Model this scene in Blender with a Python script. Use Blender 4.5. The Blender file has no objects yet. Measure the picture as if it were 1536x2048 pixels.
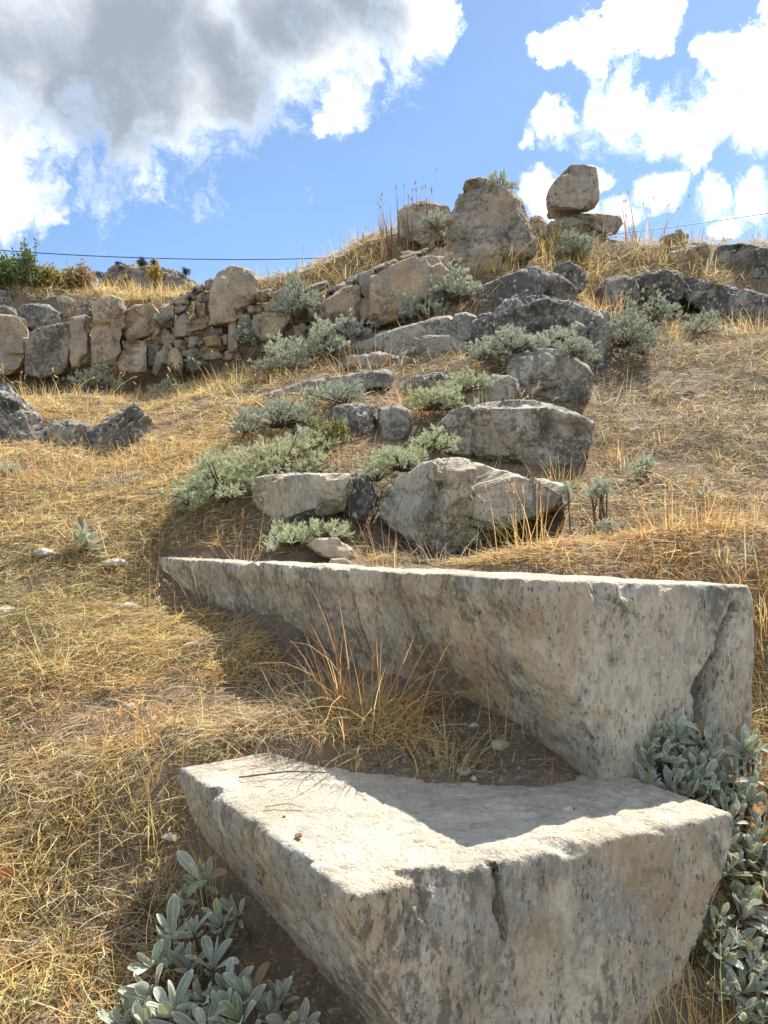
import bpy, bmesh, math, random
import numpy as np
from mathutils import Vector, Matrix

R = math.radians
SC = bpy.context.scene
COL = SC.collection
random.seed(7)
rng = np.random.default_rng(7)

# ------------------------------------------------------------------ camera
H = 1.5                    # eye height above the ground straight below the camera
F, CX, HY = 1540.0, 768.0, 1040.0
cam = bpy.data.cameras.new('camera')
cam.sensor_fit = 'VERTICAL'; cam.sensor_height = 36.0
cam.lens = 36.0 * F / 2048.0
cam.shift_y = (HY - 1024.0) / 2048.0
cam.clip_start = 0.05; cam.clip_end = 6000
camo = bpy.data.objects.new('camera', cam)
camo.location = (0, 0, H); camo.rotation_euler = (R(90), 0, 0)
COL.objects.link(camo); SC.camera = camo

SC.view_settings.view_transform = 'Standard'
SC.view_settings.look = 'None'
SC.view_settings.exposure = 1.26
SC.view_settings.gamma = 1.0
SC.render.engine = 'CYCLES'
SC.cycles.max_bounces = 6; SC.cycles.diffuse_bounces = 4; SC.cycles.glossy_bounces = 2
SC.cycles.transmission_bounces = 4; SC.cycles.transparent_max_bounces = 4

# ------------------------------------------------------------------ sky and sun
SUN_AZ, SUN_EL = R(34.0), R(53.0)      # azimuth to the right of straight ahead
sd = Vector((math.sin(SUN_AZ) * math.cos(SUN_EL), math.cos(SUN_AZ) * math.cos(SUN_EL), math.sin(SUN_EL)))
sl = bpy.data.lights.new('sun', 'SUN'); sl.energy = 3.7; sl.angle = R(0.6); sl.color = (1.0, 0.94, 0.84)
so = bpy.data.objects.new('sun', sl); so.rotation_euler = (-sd).to_track_quat('-Z', 'Y').to_euler(); so.location = (6, 8, 14)
COL.objects.link(so)

world = bpy.data.worlds.new('World'); SC.world = world; world.use_nodes = True


class NT:
    def __init__(s, nt):
        s.nt = nt; s.n = nt.nodes; s.l = nt.links; s.n.clear()

    def add(s, t, **kw):
        nd = s.n.new(t)
        for k, v in kw.items(): setattr(nd, k, v)
        return nd

    def put(s, sock, v):
        if isinstance(v, bpy.types.NodeSocket): s.l.new(v, sock)
        elif v is not None: sock.default_value = v

    def m(s, op, a, b=None, c=None, clamp=False):
        nd = s.add('ShaderNodeMath', operation=op, use_clamp=clamp)
        s.put(nd.inputs[0], a); s.put(nd.inputs[1], b); s.put(nd.inputs[2], c)
        return nd.outputs[0]

    def v(s, op, a, b=None):
        nd = s.add('ShaderNodeVectorMath', operation=op)
        s.put(nd.inputs[0], a); s.put(nd.inputs[1], b)
        return nd.outputs[1] if op in ('DISTANCE', 'DOT_PRODUCT', 'LENGTH') else nd.outputs[0]

    def ss(s, x, lo, hi, a=0.0, b=1.0):
        nd = s.add('ShaderNodeMapRange', interpolation_type='SMOOTHSTEP')
        s.put(nd.inputs['Value'], x)
        nd.inputs['From Min'].default_value = lo; nd.inputs['From Max'].default_value = hi
        nd.inputs['To Min'].default_value = a; nd.inputs['To Max'].default_value = b
        return nd.outputs[0]

    def noise(s, vec, scale, detail=4, rough=0.55, dist=0.0, out=0):
        nd = s.add('ShaderNodeTexNoise')
        s.put(nd.inputs['Vector'], vec); nd.inputs['Scale'].default_value = scale
        nd.inputs['Detail'].default_value = detail; nd.inputs['Roughness'].default_value = rough
        nd.inputs['Distortion'].default_value = dist
        return nd.outputs[out]

    def voro(s, vec, scale, feature='F1', rand=1.0):
        nd = s.add('ShaderNodeTexVoronoi', feature=feature)
        s.put(nd.inputs['Vector'], vec); nd.inputs['Scale'].default_value = scale
        nd.inputs['Randomness'].default_value = rand
        return nd.outputs['Distance']

    def mix(s, f, a, b, blend='MIX'):
        nd = s.add('ShaderNodeMix', data_type='RGBA', blend_type=blend)
        s.put(nd.inputs[0], f)
        for i, c in ((6, a), (7, b)):
            if isinstance(c, tuple) and len(c) == 3: c = c + (1.0,)
            s.put(nd.inputs[i], c)
        return nd.outputs[2]

    def scale(s, vec, sx, sy, sz):
        nd = s.add('ShaderNodeVectorMath', operation='MULTIPLY')
        s.put(nd.inputs[0], vec); nd.inputs[1].default_value = (sx, sy, sz)
        return nd.outputs[0]


def pdir(px, py):
    return Vector(((px - CX) / F, 1.0, (HY - py) / F)).normalized()


def build_sky():
    t = NT(world.node_tree)
    out = t.add('ShaderNodeOutputWorld'); bg = t.add('ShaderNodeBackground')
    sky = t.add('ShaderNodeTexSky', sky_type='NISHITA')
    sky.sun_disc = False; sky.sun_elevation = SUN_EL; sky.sun_rotation = SUN_AZ
    sky.altitude = 1600; sky.air_density = 1.0; sky.dust_density = 0.7; sky.ozone_density = 1.8
    tc = t.add('ShaderNodeTexCoord'); d = tc.outputs['Generated']
    # cloud shapes live on the sphere of directions
    warp = t.noise(d, 8.0, 6, 0.62, out=1)
    dw = t.v('ADD', d, t.scale(t.v('SUBTRACT', warp, (0.5, 0.5, 0.5)), 0.12, 0.12, 0.12))

    def blobs(lst, vec, soft=1.0):
        acc = None
        for px, py, r in lst:
            rr = r / F * 1.0
            dist = t.v('DISTANCE', vec, tuple(pdir(px, py)))
            w = t.m('MULTIPLY_ADD', dist, -1.0 / rr, 1.0)
            acc = w if acc is None else t.m('MAXIMUM', acc, w)
        return t.m('MAXIMUM', acc, -0.6)
    light = [(60, 70, 280), (300, 40, 280), (250, 205, 150), (430, 140, 160), (600, 20, 170), (730, 0, 140), (330, 265, 75), (470, 200, 60),
             (850, 0, 70), (0, 285, 110), (40, 385, 72), (95, 425, 36), (690, 200, 70), (735, 150, 40), (640, 255, 26), (780, 210, 20),
             (1180, 80, 52), (1290, 10, 62), (1100, 105, 34), (1250, 205, 74), (1330, 225, 56), (1110, 240, 44), (1420, 235, 76),
             (1520, 140, 78), (1450, 105, 34), (1510, 235, 68), (1560, 60, 60), (1375, 325, 28), (1415, 320, 26), (1110, 400, 46), (1205, 345, 30),
             (1310, 385, 42), (1240, 425, 38), (1380, 355, 22), (1420, 400, 42), (1520, 395, 46), (1500, 330, 20), (1065, 305, 18), (1460, 455, 32), (1180, 430, 34)]
    dark = [(60, 100, 330), (260, 70, 230), (430, 120, 150), (180, 230, 150), (600, 20, 150), (760, 0, 100)]
    B = blobs(light, dw)
    D = blobs(dark, t.v('ADD', d, t.scale(t.v('SUBTRACT', t.noise(d, 5.0, 3, 0.5, out=1), (0.5, 0.5, 0.5)), 0.16, 0.16, 0.16)))
    fine = t.noise(dw, 15.0, 10, 0.66)
    # the same broken cumulus goes on over the rest of the sky
    gen = t.noise(d, 2.6, 4, 0.5)
    ahead = t.v('DOT_PRODUCT', d, tuple(pdir(768, 420)))
    gen_w = t.m('MULTIPLY', t.ss(gen, 0.40, 0.62), t.ss(ahead, 0.86, 0.72))
    Bt = t.m('MAXIMUM', B, t.m('MULTIPLY_ADD', gen_w, 1.3, -0.6))
    dens = t.m('ADD', Bt, t.m('MULTIPLY_ADD', fine, 2.3, -1.13))
    alpha = t.ss(dens, -0.06, 0.56)
    Dt = t.m('MAXIMUM', D, t.m('MULTIPLY_ADD', t.m('MULTIPLY', t.ss(gen, 0.55, 0.72), t.ss(ahead, 0.86, 0.72)), 1.2, -0.6))
    dk = t.ss(t.m('ADD', Dt, t.m('MULTIPLY_ADD', t.noise(d, 6.0, 5, 0.55), 2.2, -1.15)), -0.05, 0.85)
    cw = t.mix(t.ss(t.m('ADD', t.noise(dw, 9.0, 7, 0.62), t.m('MULTIPLY', Bt, 0.12)), 0.42, 0.74), (3.9, 3.9, 3.9), (2.35, 2.5, 2.75))
    cc = t.mix(dk, cw, (1.15, 1.32, 1.58))
    cc = t.mix(t.ss(dens, 0.1, 0.9, 0.2, 0.0), cc, (4.5, 5.6, 7.2))
    skyc = t.mix(1.0, sky.outputs[0], (0.45, 0.50, 0.515), 'MULTIPLY')
    thin = t.m('MULTIPLY', t.noise(t.scale(d, 1, 1, 2.2), 4.0, 5, 0.6), 0.05)
    skyc = t.mix(thin, skyc, (5.5, 6.2, 7.2))
    # extra brightness added to clouds nearer the sun, to lift fill light in shade
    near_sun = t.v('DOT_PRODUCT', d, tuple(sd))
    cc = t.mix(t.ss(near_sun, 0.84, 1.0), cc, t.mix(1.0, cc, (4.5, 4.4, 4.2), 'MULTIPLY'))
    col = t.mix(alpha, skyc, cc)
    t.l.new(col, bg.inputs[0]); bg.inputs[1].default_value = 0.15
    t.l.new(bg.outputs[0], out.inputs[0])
    world.cycles.sampling_method = 'MANUAL'; world.cycles.sample_map_resolution = 512


build_sky()

# ------------------------------------------------------------------ helpers
_tab = rng.random((64, 64, 64)).astype(np.float32)


def vnoise(p):
    i = np.floor(p).astype(np.int64); f = (p - i).astype(np.float32)
    f = f * f * (3 - 2 * f)
    i0 = i & 63; i1 = (i + 1) & 63
    x0, y0, z0 = i0.T; x1, y1, z1 = i1.T; fx, fy, fz = f.T
    a = _tab[x0, y0, z0] * (1 - fx) + _tab[x1, y0, z0] * fx
    b = _tab[x0, y1, z0] * (1 - fx) + _tab[x1, y1, z0] * fx
    c = _tab[x0, y0, z1] * (1 - fx) + _tab[x1, y0, z1] * fx
    e = _tab[x0, y1, z1] * (1 - fx) + _tab[x1, y1, z1] * fx
    a = a * (1 - fy) + b * fy; c = c * (1 - fy) + e * fy
    return (a * (1 - fz) + c * fz) * 2 - 1


def fbm(p, scale, octv=4, gain=0.5, off=0.0):
    """p (N,3) metres; scale = feature size in metres"""
    q = np.asarray(p, dtype=np.float64) / scale + off * 17.31 + 100.0
    s = 0; a = 1.0; t = 0
    for k in range(octv):
        s = s + a * vnoise(q); t += a; a *= gain
        q = q * 2.03 + 11.7
    return s / t


def sstep(x, lo, hi):
    t = np.clip((x - lo) / (hi - lo), 0, 1)
    return t * t * (3 - 2 * t)


def W(px, py, d):
    """the place d metres ahead that the pixel looks at"""
    return np.array([(px - CX) / F * d, d, H - (py - HY) / F * d])


def tag(o, label, cat=None, group=None, kind=None):
    o['label'] = label
    if cat: o['category'] = cat
    if group: o['group'] = group
    if kind: o['kind'] = kind
    return o


def mesh_from(name, V, faces_list, mat, smooth=True, attrs=None):
    """faces_list: list of (N,k) index arrays"""
    me = bpy.data.meshes.new(name)
    V = np.asarray(V, dtype=np.float32)
    me.vertices.add(len(V)); me.vertices.foreach_set('co', V.ravel())
    li = np.concatenate([f.ravel() for f in faces_list]).astype(np.int32)
    tot = np.concatenate([np.full(len(f), f.shape[1], dtype=np.int32) for f in faces_list])
    st = np.concatenate(([0], np.cumsum(tot)[:-1])).astype(np.int32)
    me.loops.add(len(li)); me.loops.foreach_set('vertex_index', li)
    me.polygons.add(len(tot)); me.polygons.foreach_set('loop_start', st); me.polygons.foreach_set('loop_total', tot)
    if smooth: me.polygons.foreach_set('use_smooth', np.ones(len(tot), dtype=bool))
    for an, av in (attrs or {}).items():
        if av.ndim == 1:
            a = me.attributes.new(an, 'FLOAT', 'POINT'); a.data.foreach_set('value', av.astype(np.float32))
        else:
            a = me.attributes.new(an, 'FLOAT_COLOR', 'POINT')
            c = np.ones((len(av), 4), dtype=np.float32); c[:, :3] = av
            a.data.foreach_set('color', c.ravel())
    me.update(); me.validate()
    if mat: me.materials.append(mat)
    return me


def obj(name, me, loc=(0, 0, 0), parent=None):
    o = bpy.data.objects.new(name, me); COL.objects.link(o)
    o.location = loc
    if parent is not None: o.parent = parent
    return o


def empty(name, loc, label, cat, group=None):
    o = bpy.data.objects.new(name, None); COL.objects.link(o); o.location = loc
    o.empty_display_size = 0.1
    return tag(o, label, cat, group)


# ------------------------------------------------------------------ materials
def new_mat(name):
    m = bpy.data.materials.new(name); m.use_nodes = True
    t = NT(m.node_tree)
    out = t.add('ShaderNodeOutputMaterial'); b = t.add('ShaderNodeBsdfPrincipled')
    t.l.new(b.outputs[0], out.inputs[0])
    b.inputs['Roughness'].default_value = 0.9
    b.inputs['Specular IOR Level'].default_value = 0.25
    return m, t, b, out


def stone_mat(name, c1, c2, cdark, dark_amt, white_amt, orange_amt, fresh=(0.62, 0.58, 0.50), streak=False, bump=0.5, big=1.0, worn_top=False):
    m, t, b, out = new_mat(name)
    tc = t.add('ShaderNodeTexCoord'); P = tc.outputs['Object']
    oi = t.add('ShaderNodeObjectInfo')
    off = t.v('ADD', P, t.scale(oi.outputs['Location'], 3.1, 2.3, 1.7))
    S = t.scale(off, 1, 1, 0.42) if streak else off
    n1 = t.noise(off, 3.2 * big, 6, 0.62)
    n2 = t.noise(S, 13.0 * big, 6, 0.65)
    n3 = t.noise(S, 55.0 * big, 4, 0.7)
    c = t.mix(t.ss(t.m('ADD', n1, t.m('MULTIPLY_ADD', n2, 0.5, -0.25)), 0.38, 0.62), c1, c2)
    geo = t.add('ShaderNodeNewGeometry'); sep = t.add('ShaderNodeSeparateXYZ'); t.l.new(geo.outputs['True Normal'], sep.inputs[0])
    side = t.ss(sep.outputs[2], 0.9, 0.6, 0.35, 1.0) if worn_top else 1.0          # trodden tops are rubbed clean of growth
    gp = t.m('MULTIPLY', t.ss(t.noise(t.scale(off, 1, 1, 0.55), 6.0 * big, 4, 0.6), 0.47, 0.60), 0.7)
    c = t.mix(t.m('MULTIPLY', gp, side), c, (0.31, 0.305, 0.265))
    c = t.mix(t.m('MULTIPLY', t.m('MULTIPLY', t.ss(n3, 0.45, 0.62), 0.7), side), c, t.mix(0.5, c, (0.13, 0.115, 0.095)))
    c = t.mix(t.m('MULTIPLY', t.ss(t.noise(off, 34 * big, 4, 0.7), 0.54, 0.68), 0.45), c, fresh)
    # rusty / ochre staining
    st = t.m('MULTIPLY', t.ss(t.noise(S, 5.5 * big, 5, 0.65, 0.4), 0.47, 0.66), orange_amt)
    c = t.mix(t.m('MULTIPLY', st, side), c, (0.43, 0.30, 0.155))
    # dark lichen: patches broken into fine speckle
    la = t.noise(S, 4.2 * big, 5, 0.6)
    lb = t.noise(S, 34 * big, 6, 0.78)
    lf = t.m('ADD', la, t.m('MULTIPLY_ADD', lb, 1.3, -0.65))
    lich = t.ss(lf, 0.72 - 0.42 * dark_amt, 0.84 - 0.36 * dark_amt)
    c = t.mix(t.m('MULTIPLY', t.m('MULTIPLY', lich, 0.85), side), c, cdark)
    # pale lichen spots
    sv = t.voro(t.v('ADD', off, t.scale(t.noise(off, 25 * big, 2, 0.5, out=1), 0.05, 0.05, 0.05)), 21 * big)
    sp = t.m('MULTIPLY', t.ss(sv, 0.30, 0.20), t.ss(t.noise(off, 5 * big, 3, 0.5), 0.62 - 0.25 * white_amt, 0.72 - 0.2 * white_amt))
    c = t.mix(t.m('MULTIPLY', sp, min(1.0, white_amt * 1.3)), c, (0.55, 0.55, 0.50))
    at = t.add('ShaderNodeAttribute', attribute_name='chip')
    fr = t.m('MULTIPLY', at.outputs['Fac'], t.ss(n2, 0.25, 0.62))
    c = t.mix(t.m('MULTIPLY', fr, 0.85), c, fresh)
    # small pits
    pit = t.m('MULTIPLY', t.ss(t.noise(S, 120 * big, 3, 0.65), 0.60, 0.68), t.ss(n2, 0.42, 0.6))
    pit = t.m('MULTIPLY', pit, side)
    c = t.mix(t.m('MULTIPLY', pit, 0.6), c, (0.10, 0.085, 0.07))
    t.l.new(c, b.inputs['Base Color'])
    h = t.m('ADD', t.m('MULTIPLY', n3, 0.6), t.m('MULTIPLY', n2, 1.1))
    h = t.m('ADD', h, t.m('MULTIPLY', t.noise(S, 160 * big, 3, 0.7), 0.25))
    h = t.m('SUBTRACT', h, t.m('MULTIPLY', pit, 0.7))
    bm = t.add('ShaderNodeBump'); bm.inputs['Strength'].default_value = bump; bm.inputs['Distance'].default_value = 0.022 / big
    t.l.new(h, bm.inputs['Height']); t.l.new(bm.outputs[0], b.inputs['Normal'])
    b.inputs['Roughness'].default_value = 0.93
    return m


M_SEAT = stone_mat('stone_seat', (0.62, 0.55, 0.43), (0.48, 0.42, 0.325), (0.17, 0.155, 0.125), 0.50, 0.4, 0.6, streak=True, bump=0.85, fresh=(0.70, 0.65, 0.54), worn_top=True)
M_SEAT2 = stone_mat('stone_seat_weathered', (0.50, 0.45, 0.37), (0.37, 0.335, 0.28), (0.11, 0.103, 0.09), 0.62, 0.5, 0.3, bump=0.6)
M_LICH = stone_mat('stone_lichened', (0.42, 0.385, 0.33), (0.29, 0.27, 0.24), (0.085, 0.08, 0.075), 0.74, 0.8, 0.15, fresh=(0.5, 0.48, 0.43), bump=0.7, big=0.8)
M_WALL = stone_mat('stone_wall', (0.58, 0.455, 0.315), (0.46, 0.355, 0.245), (0.15, 0.13, 0.105), 0.32, 0.15, 0.6, fresh=(0.52, 0.47, 0.39), bump=0.7, big=0.7)
M_WALLD = stone_mat('stone_wall_dark', (0.45, 0.37, 0.28), (0.34, 0.28, 0.22), (0.11, 0.10, 0.085), 0.6, 0.4, 0.35, fresh=(0.45, 0.42, 0.37), bump=0.7, big=0.7)
M_GOLD = stone_mat('stone_ochre', (0.46, 0.36, 0.22), (0.37, 0.28, 0.16), (0.15, 0.12, 0.09), 0.4, 0.2, 0.7, bump=0.7, big=0.7)
M_TOP = stone_mat('stone_standing', (0.54, 0.455, 0.355), (0.43, 0.36, 0.28), (0.15, 0.135, 0.12), 0.45, 0.4, 0.45, fresh=(0.52, 0.47, 0.4), bump=0.7, big=0.6)
M_CLIFF = stone_mat('stone_cliff', (0.30, 0.255, 0.225), (0.21, 0.19, 0.175), (0.10, 0.10, 0.10), 0.6, 0.0, 0.5, bump=0.3, big=0.04)


def ground_mat():
    m, t, b, out = new_mat('dry_soil')
    tc = t.add('ShaderNodeTexCoord'); P = tc.outputs['Object']
    a = t.noise(P, 2.2, 6, 0.6); f = t.noise(P, 28, 6, 0.7); g = t.noise(P, 110, 4, 0.7)
    c = t.mix(t.ss(a, 0.35, 0.65), (0.22, 0.165, 0.115), (0.135, 0.105, 0.082))
    c = t.mix(t.ss(f, 0.42, 0.68), c, (0.24, 0.185, 0.13))
    lit = t.noise(t.scale(P, 1, 0.22, 1), 95, 3, 0.6, 1.2)
    lit2 = t.noise(t.scale(P, 0.22, 1, 1), 95, 3, 0.6, 1.2)
    straw = t.m('MAXIMUM', t.ss(lit, 0.56, 0.66), t.ss(lit2, 0.57, 0.66))
    c = t.mix(t.m('MULTIPLY', straw, 0.8), c, (0.50, 0.37, 0.20))
    pv = t.voro(P, 42); c = t.mix(t.m('MULTIPLY', t.ss(pv, 0.22, 0.12), t.ss(a, 0.48, 0.56)), c, (0.38, 0.35, 0.30))
    t.l.new(c, b.inputs['Base Color'])
    h = t.m('ADD', f, t.m('MULTIPLY', g, 0.5)); h = t.m('ADD', h, t.m('MULTIPLY', straw, 0.25))
    bm = t.add('ShaderNodeBump'); bm.inputs['Strength'].default_value = 0.8; bm.inputs['Distance'].default_value = 0.02
    t.l.new(h, bm.inputs['Height']); t.l.new(bm.outputs[0], b.inputs['Normal'])
    b.inputs['Roughness'].default_value = 1.0
    return m


M_SOIL = ground_mat()


def simple_mat(name, c1, c2, scale=20, rough=0.85, bump=0.3):
    m, t, b, out = new_mat(name)
    tc = t.add('ShaderNodeTexCoord'); n = t.noise(tc.outputs['Object'], scale, 5, 0.6)
    t.l.new(t.mix(t.ss(n, 0.35, 0.65), c1, c2), b.inputs['Base Color'])
    b.inputs['Roughness'].default_value = rough
    bm = t.add('ShaderNodeBump'); bm.inputs['Strength'].default_value = bump; bm.inputs['Distance'].default_value = 0.01
    t.l.new(n, bm.inputs['Height']); t.l.new(bm.outputs[0], b.inputs['Normal'])
    return m


def thin_mat(name, trans=0.45, rough=0.7):
    """blades and leaves whose own colour is stored per blade; thin enough to let light through"""
    m, t, b, out = new_mat(name)
    at = t.add('ShaderNodeAttribute', attribute_name='col')
    tc = t.add('ShaderNodeTexCoord')
    n = t.noise(tc.outputs['Object'], 35, 3, 0.6)
    c = t.mix(t.m('MULTIPLY', t.ss(n, 0.35, 0.7), 0.35), at.outputs['Color'], t.mix(1.0, at.outputs['Color'], (0.6, 0.55, 0.5), 'MULTIPLY'))
    t.l.new(c, b.inputs['Base Color']); b.inputs['Roughness'].default_value = rough
    tr = t.add('ShaderNodeBsdfTranslucent'); t.l.new(c, tr.inputs[0])
    mx = t.add('ShaderNodeMixShader'); mx.inputs[0].default_value = trans
    t.l.new(b.outputs[0], mx.inputs[1]); t.l.new(tr.outputs[0], mx.inputs[2]); t.l.new(mx.outputs[0], out.inputs[0])
    return m


M_STRAW = thin_mat('dry_straw', 0.46)
M_SHRUB = thin_mat('shrub_leaf', 0.35)
M_BARK = simple_mat('bark', (0.16, 0.12, 0.085), (0.10, 0.08, 0.06), 40)
M_PINE = thin_mat('pine_needles', 0.15)
M_CABLE = simple_mat('cable_rubber', (0.02, 0.022, 0.026), (0.03, 0.03, 0.034), 10, 0.5)
M_SHELL = simple_mat('snail_shell', (0.62, 0.50, 0.34), (0.46, 0.35, 0.22), 60, 0.5)
M_PEBBLE = simple_mat('brown_pebble', (0.36, 0.20, 0.10), (0.22, 0.12, 0.06), 90, 0.8, 0.6)
M_PALE = simple_mat('pale_pebble', (0.58, 0.55, 0.48), (0.42, 0.39, 0.33), 50, 0.9, 0.5)
M_TANR = simple_mat('tan_rock', (0.46, 0.38, 0.27), (0.34, 0.28, 0.20), 22, 0.9, 0.6)
M_DKP = simple_mat('dark_pebble', (0.17, 0.155, 0.14), (0.09, 0.085, 0.08), 40, 0.9, 0.5)
M_MOSS = simple_mat('moss', (0.07, 0.075, 0.02), (0.12, 0.11, 0.03), 60, 1.0, 0.9)


def sage_mat(nm='woolly_sage_leaf', tint=(1.0, 1.0, 1.0)):
    m, t, b, out = new_mat(nm)
    at = t.add('ShaderNodeAttribute', attribute_name='edge')
    tn = t.add('ShaderNodeAttribute', attribute_name='tint')
    oi = t.add('ShaderNodeObjectInfo')
    rnd = t.m('FRACT', t.m('ADD', oi.outputs['Random'], tn.outputs['Fac']))
    tc = t.add('ShaderNodeTexCoord')
    n = t.noise(tc.outputs['Object'], 60, 3, 0.6)
    c = t.mix(rnd, (0.25, 0.29, 0.205), (0.48, 0.505, 0.40))
    c = t.mix(t.ss(rnd, 0.86, 0.96), c, (0.33, 0.39, 0.15))
    c = t.mix(t.m('MULTIPLY', t.ss(n, 0.45, 0.7), 0.35), c, (0.36, 0.40, 0.35))
    c = t.mix(t.m('MULTIPLY', t.ss(at.outputs['Fac'], 0.45, 1.0), 0.85), c, (0.72, 0.73, 0.63))
    c = t.mix(t.ss(rnd, 0.045, 0.03), c, (0.30, 0.20, 0.10))
    c = t.mix(1.0, c, tint, 'MULTIPLY')
    t.l.new(c, b.inputs['Base Color'])
    b.inputs['Roughness'].default_value = 0.85
    b.inputs['Sheen Weight'].default_value = 0.35; b.inputs['Sheen Roughness'].default_value = 0.5
    tr = t.add('ShaderNodeBsdfTranslucent'); t.l.new(t.mix(0.35, c, (0.34, 0.42, 0.14)), tr.inputs[0])
    mx = t.add('ShaderNodeMixShader'); mx.inputs[0].default_value = 0.22
    t.l.new(b.outputs[0], mx.inputs[1]); t.l.new(tr.outputs[0], mx.inputs[2]); t.l.new(mx.outputs[0], out.inputs[0])
    return m


M_SAGE = sage_mat()
M_SAGE_G = sage_mat('green_sage_leaf', (1.0, 1.0, 0.80))
M_SAGE_D = sage_mat('dull_sage_leaf', (0.78, 0.82, 0.84))

# ------------------------------------------------------------------ terrain
# (pixel x, pixel y, metres ahead): places read from the photograph, used as 3D support points of the hillside
CTRL = [
    (0, 2048, 1.55), (300, 2048, 1.52), (600, 2060, 1.68), (480, 1855, 1.95), (100, 1740, 1.9), (330, 1745, 1.92), (-300, 1740, 1.9), (0, 1500, 2.35), (300, 1520, 2.1),
    (900, 2140, 1.5), (1200, 2040, 1.52), (1350, 1900, 1.65), (1536, 1800, 1.72), (1536, 1620, 2.0), (1536, 1430, 2.35), (1700, 1500, 2.3),
    (1900, 1300, 2.6), (480, 1552, 1.89), (620, 1552, 1.87), (560, 1482, 2.04), (680, 1488, 2.0), (450, 1500, 2.03), (800, 1563, 1.83), (1000, 1585, 1.745), (1180, 1588, 1.75), (1000, 1525, 1.85), (1140, 1525, 1.85), (1230, 1560, 1.90), (1400, 1560, 1.98),
    (900, 1490, 1.98), (1080, 1490, 1.93), (1214, 1535, 1.88), (1000, 1400, 2.15), (900, 1335, 2.36), (700, 1245, 2.82), (420, 1228, 3.38), (480, 1240, 3.08), (560, 1262, 2.85), (350, 1180, 3.7), (700, 1400, 2.4), (500, 1400, 2.5), (400, 1238, 3.15),
    (300, 1284, 3.0), (0, 1284, 3.0), (-400, 1284, 3.0), (200, 1088, 4.0), (0, 1088, 4.0), (300, 1112, 4.0), (0, 971, 5.0), (250, 965, 5.0), (0, 862, 6.5), (250, 862, 6.5), (-300, 862, 6.5),
    (100, 795, 8.0), (350, 800, 7.6), (-200, 800, 8),
    (500, 1120, 3.75), (650, 1130, 3.25), (760, 1140, 3.0), (1000, 1150, 2.75), (1300, 1158, 2.62), (1520, 1160, 2.55), (1700, 1170, 2.6),
    (1450, 1088, 3.1), (1300, 1085, 3.1), (1536, 1088, 3.1), (1700, 1090, 3.1), (1450, 940, 4.4), (1300, 940, 4.4), (1600, 940, 4.4), (900, 1140, 3.5), (1050, 1118, 3.3), (600, 1075, 3.9), (420, 1035, 4.15), (1250, 1020, 3.7), (1450, 1020, 3.7), (1700, 1020, 3.7),
    (700, 940, 4.5), (1000, 968, 4.45), (1180, 950, 4.5), (430, 905, 5.3), (600, 830, 5.7), (850, 822, 5.6), (1000, 832, 5.5), (1200, 848, 5.4), (1350, 850, 5.2), (1536, 850, 5.2), (1750, 850, 5.2),
    (850, 735, 6.5), (500, 770, 7.2), (1000, 722, 6.5), (640, 745, 7.2), (1200, 745, 6.6), (1350, 705, 7.0), (1536, 700, 7.0), (1750, 700, 7.0),
    (900, 645, 7.6), (1000, 590, 7.9), (1100, 600, 7.9), (980, 535, 8.8), (820, 640, 8.2), (700, 655, 8.6), (560, 695, 9.0), (400, 725, 9.3), (250, 745, 9.5), (50, 755, 9.5), (-200, 755, 9.5),
    (1230, 645, 8.1), (1400, 668, 8.1), (1550, 655, 8.2), (1300, 545, 9.6), (1500, 592, 9.1), (1250, 490, 10.4), (1400, 500, 10.5), (1600, 510, 10.5), (1800, 520, 10.5),
    (-200, 590, 10.3), (0, 585, 10.3), (150, 592, 10.3), (430, 592, 10.1), (600, 574, 9.9), (700, 550, 9.6), (800, 508, 9.6), (870, 488, 9.7), (950, 470, 9.9), (1090, 465, 10.4), (1180, 478, 10.4),
    (300, 590, 11), (800, 520, 11.5), (1100, 490, 12),
]
CP = np.array([W(*c) for c in CTRL])
_py = [-4000, -600, -60, 0, 9.0, 10.2, 14, 30, 60, 130, 300, 700, 4500]
_pz = [-60, -60, -13, -1.525, 1.63, 2.95, 3.2, 6.8, 14.0, 31.5, 50, 60, 60]


def base_z(x, y):
    # smoothed piecewise profile along the slope plus the far knoll under the crag
    z = np.interp(y, _py, _pz)
    z = z + 7.0 * np.exp(-(((x + 41) / 20) ** 2 + ((y - 133) / 22) ** 2))
    z = z + 2.0 * np.sin(x / 37.0) * sstep(np.abs(y - 5), 25, 80)
    return z + H


LEN = 1.5


def kern(r):
    q = math.sqrt(3) * r / LEN
    return (1 + q) * np.exp(-q)


_D = np.sqrt(((CP[:, None, :2] - CP[None, :, :2]) ** 2).sum(-1))
_wgt = np.linalg.solve(kern(_D) + 0.004 * np.eye(len(CP)), CP[:, 2] - base_z(CP[:, 0], CP[:, 1]))


def G(x, y, micro=True):
    x = np.atleast_1d(np.asarray(x, dtype=np.float64)); y = np.atleast_1d(np.asarray(y, dtype=np.float64))
    z = base_z(x, y)
    near = np.where((np.abs(x) < 16) & (y > -10) & (y < 24))[0]
    for s in range(0, len(near), 40000):
        k = near[s:s + 40000]
        r = np.sqrt((x[k, None] - CP[None, :, 0]) ** 2 + (y[k, None] - CP[None, :, 1]) ** 2)
        z[k] += kern(r) @ _wgt
    if micro:
        p = np.stack([x, y, np.zeros_like(x)], 1)
        z = z + 0.05 * fbm(p, 0.42, 3, off=1) + 0.020 * fbm(p, 0.10, 3, off=2)
    return z


def Gz(x, y): return float(G(x, y)[0])


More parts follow.
